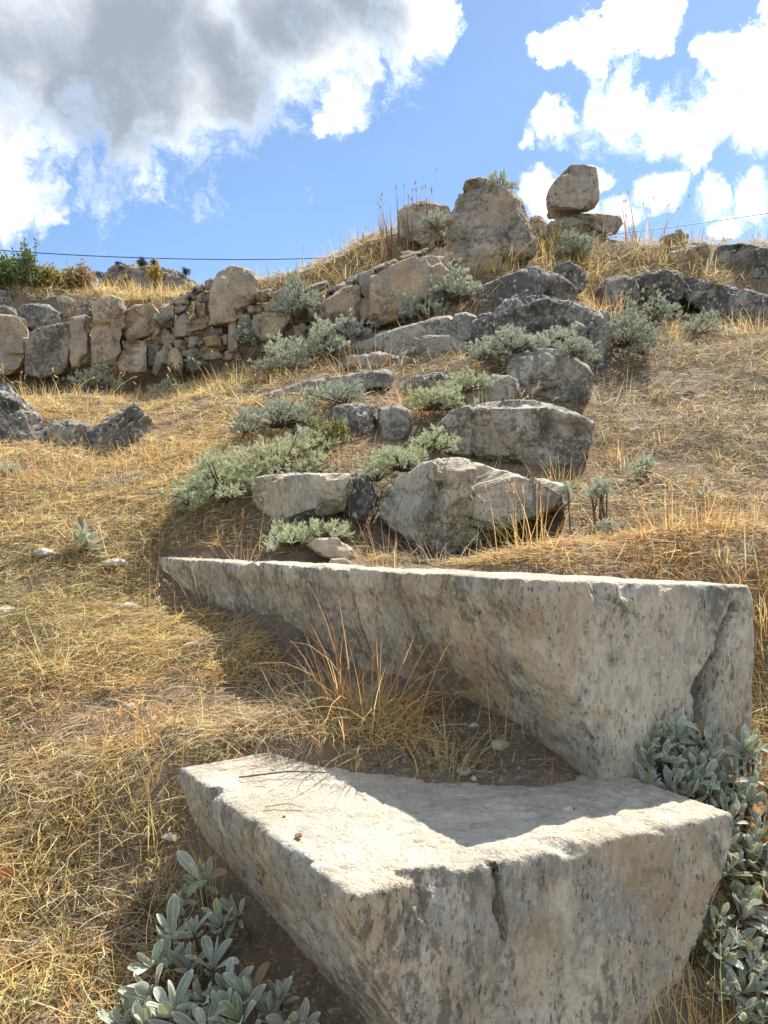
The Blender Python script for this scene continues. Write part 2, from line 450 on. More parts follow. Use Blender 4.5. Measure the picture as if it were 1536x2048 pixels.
def build_ground():
    def axis(lo, hi, n, a, c=0.0):
        t = np.linspace(math.asinh((lo - c) / a), math.asinh((hi - c) / a), n)
        return np.sinh(t) * a + c
    xs = axis(-2500, 2500, 430, 1.6)
    ys = axis(-1500, 4000, 480, 1.3, 1.9)
    X, Y = np.meshgrid(xs, ys)
    Z = G(X.ravel(), Y.ravel())
    V = np.stack([X.ravel(), Y.ravel(), Z], 1)
    nx, ny = len(xs), len(ys)
    idx = np.arange(nx * ny).reshape(ny, nx)
    Fq = np.stack([idx[:-1, :-1], idx[:-1, 1:], idx[1:, 1:], idx[1:, :-1]], -1).reshape(-1, 4)
    o = obj('ground', mesh_from('ground', V, [Fq], M_SOIL))
    tag(o, 'dry brown stony hillside soil sloping up from the camera', kind='structure')


build_ground()

# ------------------------------------------------------------------ stones
OCC_X0, OCC_Y0, OCC_C = -9.0, 0.0, 0.025
OCC = np.zeros((720, 560), dtype=bool)          # where stones stand, so that grass keeps out of them


def occupy(V, shrink=False):
    i = ((V[:, 0] - OCC_X0) / OCC_C).astype(int); j = ((V[:, 1] - OCC_Y0) / OCC_C).astype(int)
    ok = (i >= 1) & (i < OCC.shape[0] - 1) & (j >= 1) & (j < OCC.shape[1] - 1)
    i, j = i[ok], j[ok]
    for di in (-1, 0, 1):
        for dj in (-1, 0, 1):
            OCC[i + di, j + dj] = True


def occupied(x, y):
    i = np.clip(((x - OCC_X0) / OCC_C).astype(int), 0, OCC.shape[0] - 1)
    j = np.clip(((y - OCC_Y0) / OCC_C).astype(int), 0, OCC.shape[1] - 1)
    return OCC[i, j]


def hull_bm(bm, pts):
    vs = [bm.verts.new(p) for p in pts]
    r = bmesh.ops.convex_hull(bm, input=vs)
    junk = [g for g in r['geom_interior'] if isinstance(g, bmesh.types.BMVert)]
    if junk: bmesh.ops.delete(bm, geom=junk, context='VERTS')


_rm_me = bpy.data.meshes.new('tmp'); _rm_ob = bpy.data.objects.new('tmp', _rm_me)


def remesh(bm, voxel):
    global _rm_ob
    bmesh.ops.recalc_face_normals(bm, faces=bm.faces)
    me = bpy.data.meshes.new('tmp'); bm.to_mesh(me); bm.free()
    o = bpy.data.objects.new('tmp', me); COL.objects.link(o)
    md = o.modifiers.new('r', 'REMESH'); md.mode = 'VOXEL'; md.voxel_size = voxel; md.adaptivity = 0
    dg = bpy.context.evaluated_depsgraph_get(); dg.update()
    ev = o.evaluated_get(dg); em = ev.to_mesh()
    V = np.empty(len(em.vertices) * 3, dtype=np.float32); em.vertices.foreach_get('co', V); V = V.reshape(-1, 3).astype(np.float64)
    n = len(em.polygons); tot = np.empty(n, dtype=np.int32); em.polygons.foreach_get('loop_total', tot)
    li = np.empty(len(em.loops), dtype=np.int32); em.loops.foreach_get('vertex_index', li)
    st = np.empty(n, dtype=np.int32); em.polygons.foreach_get('loop_start', st)
    q = st[tot == 4]; Q = li[q[:, None] + np.arange(4)]
    q3 = st[tot == 3]; T = li[q3[:, None] + np.arange(3)] if len(q3) else np.zeros((0, 3), dtype=np.int32)
    ev.to_mesh_clear(); bpy.data.objects.remove(o); bpy.data.meshes.remove(me)
    return V, Q, T


def vnormals(V, Q):
    n = np.cross(V[Q[:, 2]] - V[Q[:, 0]], V[Q[:, 3]] - V[Q[:, 1]])
    N = np.zeros_like(V)
    for k in range(4):
        for c in range(3): N[:, c] += np.bincount(Q[:, k], n[:, c], len(V))
    return N / np.maximum(np.linalg.norm(N, axis=1, keepdims=True), 1e-12)


def smooth(V, Q, it):
    a = np.concatenate([Q[:, 0], Q[:, 1], Q[:, 2], Q[:, 3]]); b = np.concatenate([Q[:, 1], Q[:, 2], Q[:, 3], Q[:, 0]])
    deg = np.maximum(np.bincount(a, minlength=len(V)), 1)[:, None]
    V = V.copy()
    for _ in range(it):
        S = np.stack([np.bincount(a, V[b, c], len(V)) for c in range(3)], 1) / deg
        V = V * 0.4 + S * 0.6
    return V


def weather(V, Q, seed, vox, amp, size, chip=1.0, chip_size=0.12, rough=1.0, facets=0, cuts=(), cracks=(), strata=0.0, knap=34, soft=2, knap_r=None, splits=3):
    """broken edges, knocked-off corners, undulation and pitting of a stone; returns V and how fresh each spot is"""
    rs = np.random.default_rng(seed)
    for _ in range(facets):
        d = rs.normal(size=3); d[2] *= 0.7; d /= np.linalg.norm(d)
        s = V @ d; h = s.max() - (s.max() - s.min()) * rs.uniform(0.03, 0.10)
        k = s > h; V[k] += d * (h - s[k])[:, None]
    for c, nrm, reach in cuts:
        nrm = np.asarray(nrm[:3], float); nrm /= np.linalg.norm(nrm)
        s = (V - np.asarray(c)) @ nrm + 0.012 * fbm(V, 0.05, 3, off=seed + 9); k = (s > 0) & (np.linalg.norm(V - np.asarray(c), axis=1) < reach)
        V[k] -= nrm * s[k][:, None]
    N = vnormals(V, Q)
    ref = knap_r or float(np.sort(np.ptp(V, axis=0))[0])
    # knapped faces: local flats struck off, mostly along the edges
    crv = np.linalg.norm(V - smooth(V, Q, 4), axis=1); edge = np.where(crv > vox * .35)[0]
    for q in range(knap):
        i = rs.choice(edge) if (len(edge) > 10 and q % 4) else rs.integers(0, len(V))
        n_ = N[i] + rs.normal(size=3) * .22; n_ /= np.linalg.norm(n_)
        rad = ref * rs.uniform(.14, .5); c = V[i] - N[i] * rad * rs.uniform(.05, .17)
        dv = V - c; s_ = dv @ n_; k = (s_ > 0) & ((dv * dv).sum(1) < rad * rad)
        V[k] -= n_ * s_[k][:, None]
    Vs = smooth(V, Q, soft)
    gap = np.linalg.norm(V - Vs, axis=1)
    cm = sstep(fbm(V, chip_size, 3, off=seed), -0.1, 0.4) * chip
    fresh = np.clip(gap / (vox * 1.2), 0, 1) * np.clip(cm, 0, 1)
    V = V + (Vs - V) * np.clip(0.12 + cm, 0, 1)[:, None]
    N = vnormals(smooth(V, Q, 2), Q)
    disp = amp * fbm(V, size, 4, 0.5, off=seed + 1)
    disp += amp * 0.45 * rough * fbm(V, size * 0.28, 4, 0.55, off=seed + 2)
    r = np.abs(fbm(V, size * 0.5, 3, off=seed + 3)); disp -= amp * 0.5 * rough * sstep(0.10 - r, 0, 0.10)
    disp += amp * 0.30 * rough * (1 - 2 * np.abs(fbm(V, size * 0.4, 4, 0.6, off=seed + 6))) - amp * .15 * rough
    if vox < size * .07: disp += amp * .16 * rough * fbm(V, size * .09, 2, off=seed + 7)
    if strata:
        q = V.copy(); q[:, :2] *= 0.25; disp += strata * fbm(q, size * 0.35, 3, 0.6, off=seed + 5)
    pit = sstep(fbm(V, max(size * 0.12, vox * 3), 2, off=seed + 4), 0.30, 0.6); disp -= amp * 0.22 * rough * pit
    for _ in range(splits):          # bedding planes and fractures running through the stone
        n_ = rs.normal(size=3); n_[2] *= 2.2 if rs.uniform() < .6 else .3; n_ /= np.linalg.norm(n_)
        c = V[rs.integers(0, len(V))]; s_ = (V - c) @ n_ + size * .22 * fbm(V, size, 3, off=seed + 30 + _)
        act = sstep(fbm(V, size * 1.5, 2, off=seed + 40 + _), -.15, .25)
        disp -= act * np.maximum(vox * 1.8, amp * .8) * sstep(1 - np.abs(s_) / (vox * 1.6), 0, .8)
    for pts, w, dep in cracks:
        pts = np.array(pts, float); tq = np.linspace(0, len(pts) - 1, len(pts) * 3 - 2)
        w = np.interp(tq, np.arange(len(pts)), w); pts = np.stack([np.interp(tq, np.arange(len(pts)), pts[:, k]) for k in range(3)], 1)
        pts = np.array([V[np.argmin(((V - p) ** 2).sum(1))] for p in pts])
        best = np.full(len(V), 1e9); ww = np.full(len(V), 1e-3)
        wob = np.stack([fbm(V, 0.03, 2, off=seed + 20 + k) for k in range(3)], 1) * 0.005
        for k in range(len(pts) - 1):
            A, B = np.asarray(pts[k]), np.asarray(pts[k + 1]); ab = B - A
            tt = np.clip(((V + wob - A) @ ab) / max(ab @ ab, 1e-9), 0, 1)
            dist = np.linalg.norm(V + wob - (A + tt[:, None] * ab), axis=1)
            wl = w[k] * (1 - tt) + w[k + 1] * tt
            u = dist < best; best[u] = dist[u]; ww[u] = wl[u]
        disp -= dep * sstep(1 - best / ww, 0, 0.45)
    V = V + N * disp[:, None]
    return V, fresh


def stone(name, bm, vox, mat, label=None, cat=None, seed=1, amp=0.02, size=0.3, parent=None, group=None, keep=True, crisp=True, **kw):
    V, Q, T = remesh(bm, vox)
    V, fresh = weather(V, Q, seed, vox, amp, size, **kw)
    if keep: occupy(V[V[:, 2] > G(V[:, 0], V[:, 1]) - .005])
    base = np.array([(V[:, 0].min() + V[:, 0].max()) / 2, (V[:, 1].min() + V[:, 1].max()) / 2, V[:, 2].min()])
    fl = [Q] + ([T] if len(T) else [])
    me = mesh_from(name, V - base, fl, mat, attrs={'chip': fresh})
    if crisp: me.set_sharp_from_angle(angle=R(24))
    if parent is not None:
        o = obj(name, me, tuple(base - np.array(parent.location)), parent)
    else:
        o = obj(name, me, tuple(base)); tag(o, label, cat, group)
    return o


def traced(polys, d, thick, front=0.78, back=0.85, bm=None):
    """stone whose outline is known from one side: a rounded front, the full outline a third of the way in, and a back"""
    bm = bm or bmesh.new()
    for poly in polys:
        P = np.array(poly, float); c = P.mean(0)
        lo, hi = P[:, 0].min(), P[:, 0].max()
        dl, dr = d if isinstance(d, tuple) else (d, d)
        pts = []
        for f, t in ((min(front + .07, .96), 0.0), (0.985, 0.10), (1.0, 0.45), (back, 1.0)):
            for p in P:
                q = c + (p - c) * f
                dd = dl + (dr - dl) * (p[0] - lo) / max(hi - lo, 1) + thick * t
                pts.append(tuple(W(q[0], q[1], dd)))
        hull_bm(bm, pts)
    return bm


# directions of the seat rows: along the row (away and to the left) and into the hill
RD = np.array([-0.57, 0.82, 0.0]); RD /= np.linalg.norm(RD)
ND = np.array([0.82, 0.57, 0.0]); ND /= np.linalg.norm(ND)


def rp(t, m, z): return RD * t + ND * m + np.array([0, 0, H + z])


def sweep(profile, ends, zfun):
    """closed profile [(m, z)] swept between two end functions t(m, z)"""
    bm = bmesh.new()
    n = len(profile)
    A = [bm.verts.new(rp(ends[0](m, z), m, z + zfun(ends[0](m, z), m))) for m, z in profile]
    B = [bm.verts.new(rp(ends[1](m, z), m, z + zfun(ends[1](m, z), m))) for m, z in profile]
    for i in range(n):
        j = (i + 1) % n
        bm.faces.new((A[i], A[j], B[j], B[i]))
    bmesh.ops.triangulate(bm, faces=[bm.faces.new(A[::-1]), bm.faces.new(B)])
    return bm


def build_seats():
    # front seat block, its nearest corner towards the camera
    m0 = 0.68
    prof = [(m0, 0), (m0 + .004, -.05), (m0 + .03, -.12), (m0 + .075, -.22), (m0 + .13, -.32), (m0 + .185, -.40), (m0 + .21, -.44),
            (m0 + .60, -.47), (m0 + .72, -.34), (m0 + .83, -.14), (m0 + .87, -.05), (m0 + .87, 0)]
    bm = sweep(prof, (lambda m, z: 1.075 - .175 * (m - m0), lambda m, z: 1.885), lambda t, m: -.62)
    cr = [W(983, 1660, 1.385), W(986, 1730, 1.40), W(992, 1775, 1.41), W(984, 1805, 1.415), W(990, 1860, 1.42)]
    stone('seat_block', bm, 0.0071, M_SEAT, 'large pale limestone seat block in the foreground, its flat sunlit top half in shadow', 'stone block',
          seed=11, amp=0.008, size=0.18, chip=1.0, chip_size=0.08, knap=60, soft=6, knap_r=.085, splits=0, crisp=False,
          cuts=[(W(650, 1765, 1.30), (-.75, -.45, .75), .055), (W(712, 1792, 1.275), (-.3, -.9, .6), .05), (W(560, 1700, 1.45), (-.7, -.3, .8), .05),
                (W(1130, 1665, 1.50), (.2, -.8, .7), .05), (W(1330, 1640, 1.58), (.2, -.8, .75), .06), (W(420, 1620, 1.75), (-.8, -.3, .7), .05), (W(840, 1740, 1.37), (.1, -.9, .6), .05)],
          cracks=[(cr, [.006, .005, .006, .011, .004], .07)])
    # second row: two blocks end to end
    m1 = 1.298
    prof = [(m1, 0), (m1 - .004, -.03), (m1 + .0, -.062), (m1 + .016, -.09), (m1 + .028, -.135), (m1 + .044, -.19), (m1 + .075, -.25), (m1 + .118, -.315), (m1 + .148, -.39), (m1 + .165, -.46),
            (m1 + .18, -.66), (m1 + .66, -.66), (m1 + .68, -.3), (m1 + .675, 0)]
    zf = lambda t, m: -.135 - .060 * (m - m1) - .0185 * (t - 1.234)
    bm = sweep(prof, (lambda m, z: 1.234 - .177 * (m - m1), lambda m, z: 2.06), zf)
    E = lambda m, z: rp(1.234 - .177 * m, m1 + m, z)
    ck = [E(.60, -.225), E(.575, -.26), E(.555, -.295), E(.535, -.33), E(.52, -.375), E(.49, -.43), E(.48, -.50), E(.455, -.60)]
    c2 = [E(.13, -.16), E(.22, -.205), E(.33, -.26)]
    stone('seat_block', bm, 0.0077, M_SEAT, 'long seat block with a hollowed underside and a cracked, pitted end, behind the foreground block', 'stone block',
          seed=23, amp=0.0055, size=0.18, chip=1.0, chip_size=0.10, knap=60, soft=6, knap_r=.085, splits=0, crisp=False,
          cuts=[(E(.20, -.148), (-.1, -.75, .7), .06), (E(.31, -.158), (.0, -.75, .8), .07), (E(.40, -.165), (.1, -.75, .7), .05), (E(.665, -.20), (.85, -.5, .5), .09)],
          cracks=[(ck, [.014, .008, .021, .008, .022, .038, .018, .030], .30), (c2, [.003, .004, .002], .012)])
    bm = sweep(prof, (lambda m, z: 2.068, lambda m, z: 3.86 - .1 * (m - m1)), lambda t, m: zf(t, m) - .004)
    stone('seat_block', bm, 0.011, M_SEAT, 'narrow far half of the second seat row, running left until it sinks into dry grass', 'stone block',
          seed=31, amp=0.012, size=0.22, chip=1.0, chip_size=0.10, knap=60, knap_r=.09, splits=1)


build_seats()


def build_row_stones():
    S = stone
    # third row
    S('seat_block', traced([[(752, 985), (800, 950), (850, 925), (895, 918), (960, 925), (940, 1060), (905, 1112), (850, 1095), (780, 1060), (748, 1020)],
                            [(890, 920), (960, 926), (1005, 942), (1018, 960), (1080, 962), (1140, 972), (1142, 1005), (1050, 1050), (960, 1075), (905, 1105)]], (3.65, 3.45), 0.75, front=.86),
      0.013, M_SEAT, 'pale wedge-shaped seat block with a pointed foot, above the second row', 'stone block', seed=41, amp=0.022, size=0.3, chip=0.9, facets=3)
    S('seat_block', traced([[(500, 968), (515, 953), (600, 945), (700, 948), (708, 975), (690, 1020), (620, 1045), (545, 1040), (505, 1010)]], (4.15, 3.8), 0.7, front=.9),
      0.014, M_SEAT, 'squat seat block with a straight pale top edge beside the large silvery cushion plant', 'stone block', seed=43, amp=0.018, size=0.25, facets=2)
    S('rock', traced([[(655, 1000), (690, 955), (735, 945), (760, 970), (750, 1020), (715, 1045)]], (4.0, 3.85), 0.5), 0.016, M_LICH,
      'dark broken rock filling the gap between the two third-row seat blocks', 'rock', seed=44, amp=0.03, size=0.15, facets=4)
    # fourth row
    S('seat_block', traced([[(872, 850), (905, 818), (990, 800), (1070, 800), (1100, 815), (1090, 940), (1010, 945), (930, 925), (885, 890)],
                            [(1075, 806), (1110, 812), (1160, 828), (1192, 845), (1182, 885), (1165, 935), (1120, 955), (1060, 950)]], (4.75, 4.5), 0.75, front=.88),
      0.015, M_SEAT2, 'lichen-speckled seat block with a notched pale rim, directly above the wedge-shaped block', 'stone block', seed=51, amp=0.024, size=0.28, facets=3)
    S('seat_block', traced([[(656, 835), (668, 812), (720, 806), (752, 812), (748, 880), (735, 905), (690, 895), (660, 870)]], (5.1, 5.0), 0.55, front=.88),
      0.016, M_LICH, 'dark rounded seat block furred with lichen beside the yellow-green bush', 'stone block', seed=53, amp=0.022, size=0.16, facets=3)
    S('rock', traced([[(755, 815), (790, 808), (822, 812), (822, 865), (800, 890), (758, 885)]], (5.05, 5.0), 0.5), 0.018, M_SEAT2,
      'small squared brown stone touching the dark lichened seat block', 'rock', seed=54, amp=0.02, size=0.15, facets=3)
    # fifth row
    S('seat_block', traced([[(1012, 740), (1030, 708), (1075, 697), (1130, 700), (1175, 722), (1190, 750), (1180, 800), (1150, 822), (1070, 818), (1020, 800)]], (5.9, 5.7), 0.7, front=.85),
      0.017, M_SEAT2, 'rounded seat block end with a bare tan scar under a small silver plant', 'stone block', seed=61, amp=0.03, size=0.3, facets=3)
    S('seat_stone', traced([[(525, 790), (600, 765), (700, 748), (770, 738), (786, 748), (782, 775), (700, 790), (560, 806)]], (6.6, 6.0), 0.6, front=.9),
      0.018, M_SEAT2, 'low narrow seat slab whose top edge just clears the slope, left of the fifth row', 'stone slab', seed=63, amp=0.018, size=0.2, facets=2)
    # sixth row
    S('seat_block', traced([[(985, 630), (1010, 600), (1060, 592), (1090, 588), (1112, 600), (1120, 680), (1050, 705), (990, 680)],
                            [(1100, 598), (1150, 607), (1180, 620), (1200, 660), (1215, 700), (1200, 745), (1160, 740), (1110, 690)]], (6.75, 6.5), 0.8, front=.86),
      0.018, M_LICH, 'dark craggy seat block with a pale crest, high in the row of block ends', 'stone block', seed=71, amp=0.045, size=0.3, facets=4)
    S('seat_stone', traced([[(690, 690), (760, 665), (860, 640), (930, 624), (955, 632), (965, 665), (930, 690), (850, 705), (720, 715)]], (7.4, 6.9), 0.6, front=.9),
      0.02, M_SEAT2, 'long slanting seat slab left of the dark craggy block', 'stone slab', seed=73, amp=0.028, size=0.25, facets=2)
    # seventh row and above
    S('seat_block', traced([[(938, 590), (965, 568), (1020, 545), (1070, 532), (1120, 550), (1152, 575), (1150, 610), (1080, 622), (1000, 625), (945, 612)]], (7.7, 7.5), 0.7, front=.85),
      0.02, M_LICH, 'broad grey stone with a peaked top between the standing stone and the dark craggy block', 'rock', seed=81, amp=0.035, size=0.3, facets=4)
    S('rock', traced([[(1105, 545), (1115, 522), (1135, 518), (1165, 530), (1178, 560), (1165, 585), (1120, 590)]], 8.2, 0.5), 0.022, M_LICH,
      'pointed grey rock peeping over the right shoulder of the peaked stone', 'rock', seed=83, amp=0.03, size=0.2, facets=4)
    S('jutting_rock', traced([[(1250, 560), (1290, 545), (1340, 538), (1370, 548), (1360, 600), (1300, 605), (1262, 590)],
                            [(1350, 550), (1400, 556), (1450, 570), (1490, 585), (1485, 620), (1455, 655), (1420, 640), (1370, 600)]], (8.8, 8.5), 0.7, front=.84),
      0.022, M_LICH, 'dark overhanging rock ledge on the right slope below the ridge grass', 'rock', seed=85, amp=0.05, size=0.3, facets=4)
    S('seat_stone', traced([[(905, 800), (930, 772), (990, 752), (1035, 748), (1045, 800), (1000, 822), (930, 825)]], (5.75, 5.6), 0.5), 0.018, M_SEAT2,
      'grey slab showing between the yellowish cushion and the rounded seat block end', 'stone slab', seed=86, amp=0.03, size=0.25, facets=3)
    S('rock', traced([[(1165, 640), (1185, 612), (1215, 625), (1228, 680), (1222, 740), (1190, 765), (1168, 720)]], (6.7, 6.6), 0.6), 0.02, M_LICH,
      'dark narrow rock leaning against the right end of the craggy block', 'rock', seed=87, amp=0.04, size=0.25, facets=3)
    S('seat_stone', traced([[(930, 650), (960, 628), (1000, 622), (1010, 655), (985, 690), (940, 690)]], (6.95, 6.85), 0.5), 0.02, M_LICH,
      'broken stone joining the slanting slab to the dark craggy block', 'rock', seed=88, amp=0.035, size=0.25, facets=3)
    S('seat_stone', traced([[(780, 690), (830, 672), (900, 668), (940, 690), (930, 725), (850, 735), (790, 725)]], (6.9, 6.75), 0.5), 0.02, M_SEAT2,
      'weathered slab below the long slanting seat slab', 'stone slab', seed=89, amp=0.03, size=0.25, facets=3)
    S('jutting_rock', traced([[(1450, 590), (1490, 580), (1550, 590), (1560, 640), (1510, 660), (1460, 650)]], (8.6, 8.4), 0.6), 0.022, M_LICH,
      'broken grey rock at the right edge beside the overhanging ledge', 'rock', seed=90, amp=0.05, size=0.3, facets=3)
    S('seat_stone', traced([[(668, 735), (700, 712), (760, 704), (800, 712), (806, 740), (760, 756), (690, 758)]], (7.0, 6.8), 0.5), 0.02, M_SEAT2,
      'half-buried grey stone between the big blue-grey cushion and the weathered slab', 'rock', seed=141, amp=0.03, size=0.25, facets=3)
    S('seat_stone', traced([[(800, 775), (822, 752), (880, 742), (915, 756), (915, 790), (860, 805), (810, 802)]], (6.0, 5.85), 0.45), 0.018, M_LICH,
      'dark stone behind the yellowish cushion, left of the grey slab', 'rock', seed=142, amp=0.03, size=0.25, facets=3)
    S('jutting_rock', traced([[(1195, 585), (1210, 560), (1245, 548), (1275, 560), (1280, 600), (1240, 622), (1200, 615)]], (8.6, 8.5), 0.5), 0.022, M_LICH,
      'grey rock closing the gap between the pointed rock and the overhanging ledge', 'rock', seed=143, amp=0.04, size=0.25, facets=3)
    S('seat_stone', traced([[(1130, 660), (1150, 640), (1175, 655), (1180, 700), (1150, 712), (1132, 700)]], 6.45, 0.35), 0.018, M_SEAT2,
      'small stone slipped down in front of the craggy block', 'rock', seed=144, amp=0.025, size=0.2, facets=3)
    # ridge
    S('standing_stone', traced([[(893, 480), (898, 440), (910, 395), (932, 360), (955, 355), (985, 362), (1015, 378), (1038, 400), (1060, 445), (1075, 485), (1075, 540), (960, 550), (895, 545)]], (9.0, 8.8), 0.7, front=.84),
      0.022, M_TOP, 'tall broad standing stone with a tapering top and a tuft of plants on its shoulder', 'standing stone', seed=91, amp=0.05, size=0.45, facets=3, strata=.012)
    S('rock', traced([[(792, 425), (808, 410), (850, 402), (892, 406), (905, 430), (900, 490), (850, 500), (800, 480)]], (9.5, 9.4), 0.7, front=.85),
      0.025, M_TOP, 'squared brown rock in yellow grass left of the tall standing stone', 'rock', seed=93, amp=0.04, size=0.3, facets=3)
    S('rock', traced([[(1052, 455), (1062, 432), (1078, 428), (1092, 445), (1095, 480), (1060, 485)]], 9.8, 0.4), 0.025, M_TOP,
      'small rock wedged between the standing stone and the balanced boulder', 'rock', seed=95, amp=0.03, size=0.2, facets=3)
    S('boulder', traced([[(1090, 400), (1098, 378), (1118, 350), (1140, 328), (1165, 328), (1193, 336), (1196, 365), (1199, 400), (1185, 422), (1150, 425), (1120, 436), (1095, 438)]], (10.4, 10.2), 0.6, front=.82),
      0.022, M_TOP, 'angular boulder balanced on a flat slab on the skyline', 'boulder', seed=97, amp=0.03, size=0.3, facets=5)
    S('flat_stone', traced([[(1092, 452), (1110, 436), (1140, 426), (1185, 428), (1220, 432), (1240, 432), (1244, 445), (1230, 468), (1200, 474), (1140, 480), (1095, 475)]], (10.5, 10.3), 0.8, front=.85),
      0.022, M_TOP, 'flat jutting slab that carries the balanced boulder', 'stone slab', seed=99, amp=0.03, size=0.25, facets=3)
    S('rock', traced([[(1180, 478), (1200, 468), (1218, 475), (1222, 500), (1182, 502)]], 10.5, 0.4), 0.03, M_TOP,
      'small propping stone under the right end of the jutting slab', 'rock', seed=101, amp=0.03, size=0.2, facets=3)
    S('rock', traced([[(1318, 492), (1322, 475), (1345, 466), (1362, 458), (1376, 468), (1378, 500), (1350, 512)]], 10.15, 0.45), 0.025, M_TOP,
      'small brown peaked rock on the right skyline', 'rock', seed=103, amp=0.03, size=0.2, facets=4)
    S('rock', traced([[(1340, 505), (1350, 492), (1385, 484), (1415, 484), (1421, 500), (1420, 535), (1345, 538)]], 9.75, 0.6), 0.025, M_WALL,
      'smooth pale rock just in front of the small peaked rock on the right ridge', 'rock', seed=105, amp=0.03, size=0.25, facets=3)
    S('rock', traced([[(1423, 505), (1440, 490), (1480, 486), (1545, 492), (1600, 500), (1610, 590), (1500, 592), (1440, 580), (1425, 545)]], (9.5, 9.3), 0.8), 0.025, M_LICH,
      'big dark boulder cut off by the right edge of the photo at the ridge', 'boulder', seed=107, amp=0.045, size=0.3, facets=3)
    # outcrop on the left
    S('rock', traced([[(-60, 800), (-20, 770), (10, 768), (45, 795), (70, 822), (92, 870), (90, 915), (20, 930), (-60, 925)]], (6.3, 6.1), 0.7), 0.02, M_LICH,
      'dark jagged outcrop rock at the left edge with pale lichen', 'rock', seed=111, amp=0.045, size=0.3, facets=4)
    S('rock', traced([[(86, 860), (100, 842), (140, 838), (180, 848), (192, 880), (180, 905), (95, 905)]], (6.2, 6.1), 0.6), 0.022, M_LICH,
      'low dark rock between the jagged outcrop and the peaked rock on the left', 'rock', seed=113, amp=0.03, size=0.25, facets=4)
    S('rock', traced([[(178, 870), (205, 842), (240, 818), (268, 803), (292, 818), (306, 838), (300, 885), (240, 905), (185, 900)]], (6.1, 5.9), 0.6), 0.018, M_LICH,
      'peaked dark rock with a pale sunlit crest in the dry grass on the left', 'rock', seed=115, amp=0.035, size=0.3, facets=4)
    S('rock', traced([[(368, 825), (380, 812), (415, 806), (425, 818), (410, 832), (375, 836)]], 6.9, 0.4), 0.022, M_LICH,
      'small flat dark rock in trodden grass right of the peaked left rock', 'rock', seed=117, amp=0.02, size=0.2, facets=3)
    # blocks behind the wall on the left
    S('fallen_block', traced([[(28, 618), (45, 605), (95, 610), (140, 632), (148, 648), (120, 660), (60, 662), (30, 645)]], (9.9, 9.7), 0.7), 0.028, M_LICH,
      'dark leaning slab lying on top of the left end of the wall', 'stone slab', seed=121, amp=0.04, size=0.3, facets=3)
    S('fallen_block', traced([[(100, 605), (105, 590), (135, 592), (162, 605), (165, 635), (140, 632), (105, 618)]], 10.2, 0.6), 0.028, M_WALLD,
      'squarish grey block behind the dark leaning slab', 'rock', seed=123, amp=0.03, size=0.25, facets=3)
    S('fallen_block', traced([[(150, 618), (165, 611), (188, 620), (184, 632), (152, 642)]], 9.9, 0.5), 0.028, M_WALLD,
      'small wedge stone right of the dark leaning slab, pale on top', 'rock', seed=124, amp=0.03, size=0.25, facets=3)
    S('flat_rock', traced([[(125, 592), (150, 580), (178, 576), (205, 588), (215, 605), (180, 606), (135, 600)]], 11.2, 1.2), 0.035, M_WALL,
      'broad pale sloping rock sheet below the distant crag', 'rock', seed=125, amp=0.03, size=0.4, facets=2)
    S('fallen_block', traced([[(-30, 590), (0, 578), (22, 585), (25, 605), (5, 622), (-30, 620)]], 10.1, 0.6), 0.03, M_LICH,
      'dark rock under the green shrub at the left edge', 'rock', seed=127, amp=0.04, size=0.3, facets=3)
    S('fallen_block', traced([[(48, 612), (55, 592), (80, 584), (104, 592), (110, 612), (80, 622)]], 10.2, 0.6), 0.03, M_WALLD,
      'dark hump of rock below the yellow-green shrub', 'rock', seed=128, amp=0.04, size=0.3, facets=3)
    S('fallen_block', traced([[(160, 625), (165, 606), (185, 598), (203, 602), (205, 625), (185, 640)]], 10.0, 0.6), 0.03, M_WALLD,
      'grey rock right behind the tall upright slab of the wall', 'rock', seed=129, amp=0.04, size=0.3, facets=3)
    S('fallen_block', traced([[(-40, 640), (-30, 612), (5, 608), (32, 618), (40, 640), (10, 655)]], 9.7, 0.6), 0.03, M_WALLD,
      'dark rock lying on the leftmost stone of the wall', 'rock', seed=130, amp=0.04, size=0.3, facets=3)
    # loose rocks near the second row
    S('rock', traced([[(612, 1090), (630, 1078), (672, 1074), (705, 1095), (714, 1118), (690, 1130), (640, 1112)]], (3.45, 3.35), 0.25), 0.008, M_TANR,
      'tan angular rock lying behind the second seat row', 'rock', seed=131, amp=0.01, size=0.1, facets=5)
    S('rock', traced([[(654, 1128), (662, 1117), (690, 1116), (703, 1124), (700, 1136), (660, 1138)]], 3.2, 0.1), 0.006, M_TANR,
      'small tan stone tucked in front of the tan angular rock', 'rock', seed=133, amp=0.006, size=0.06, facets=4)


build_row_stones()


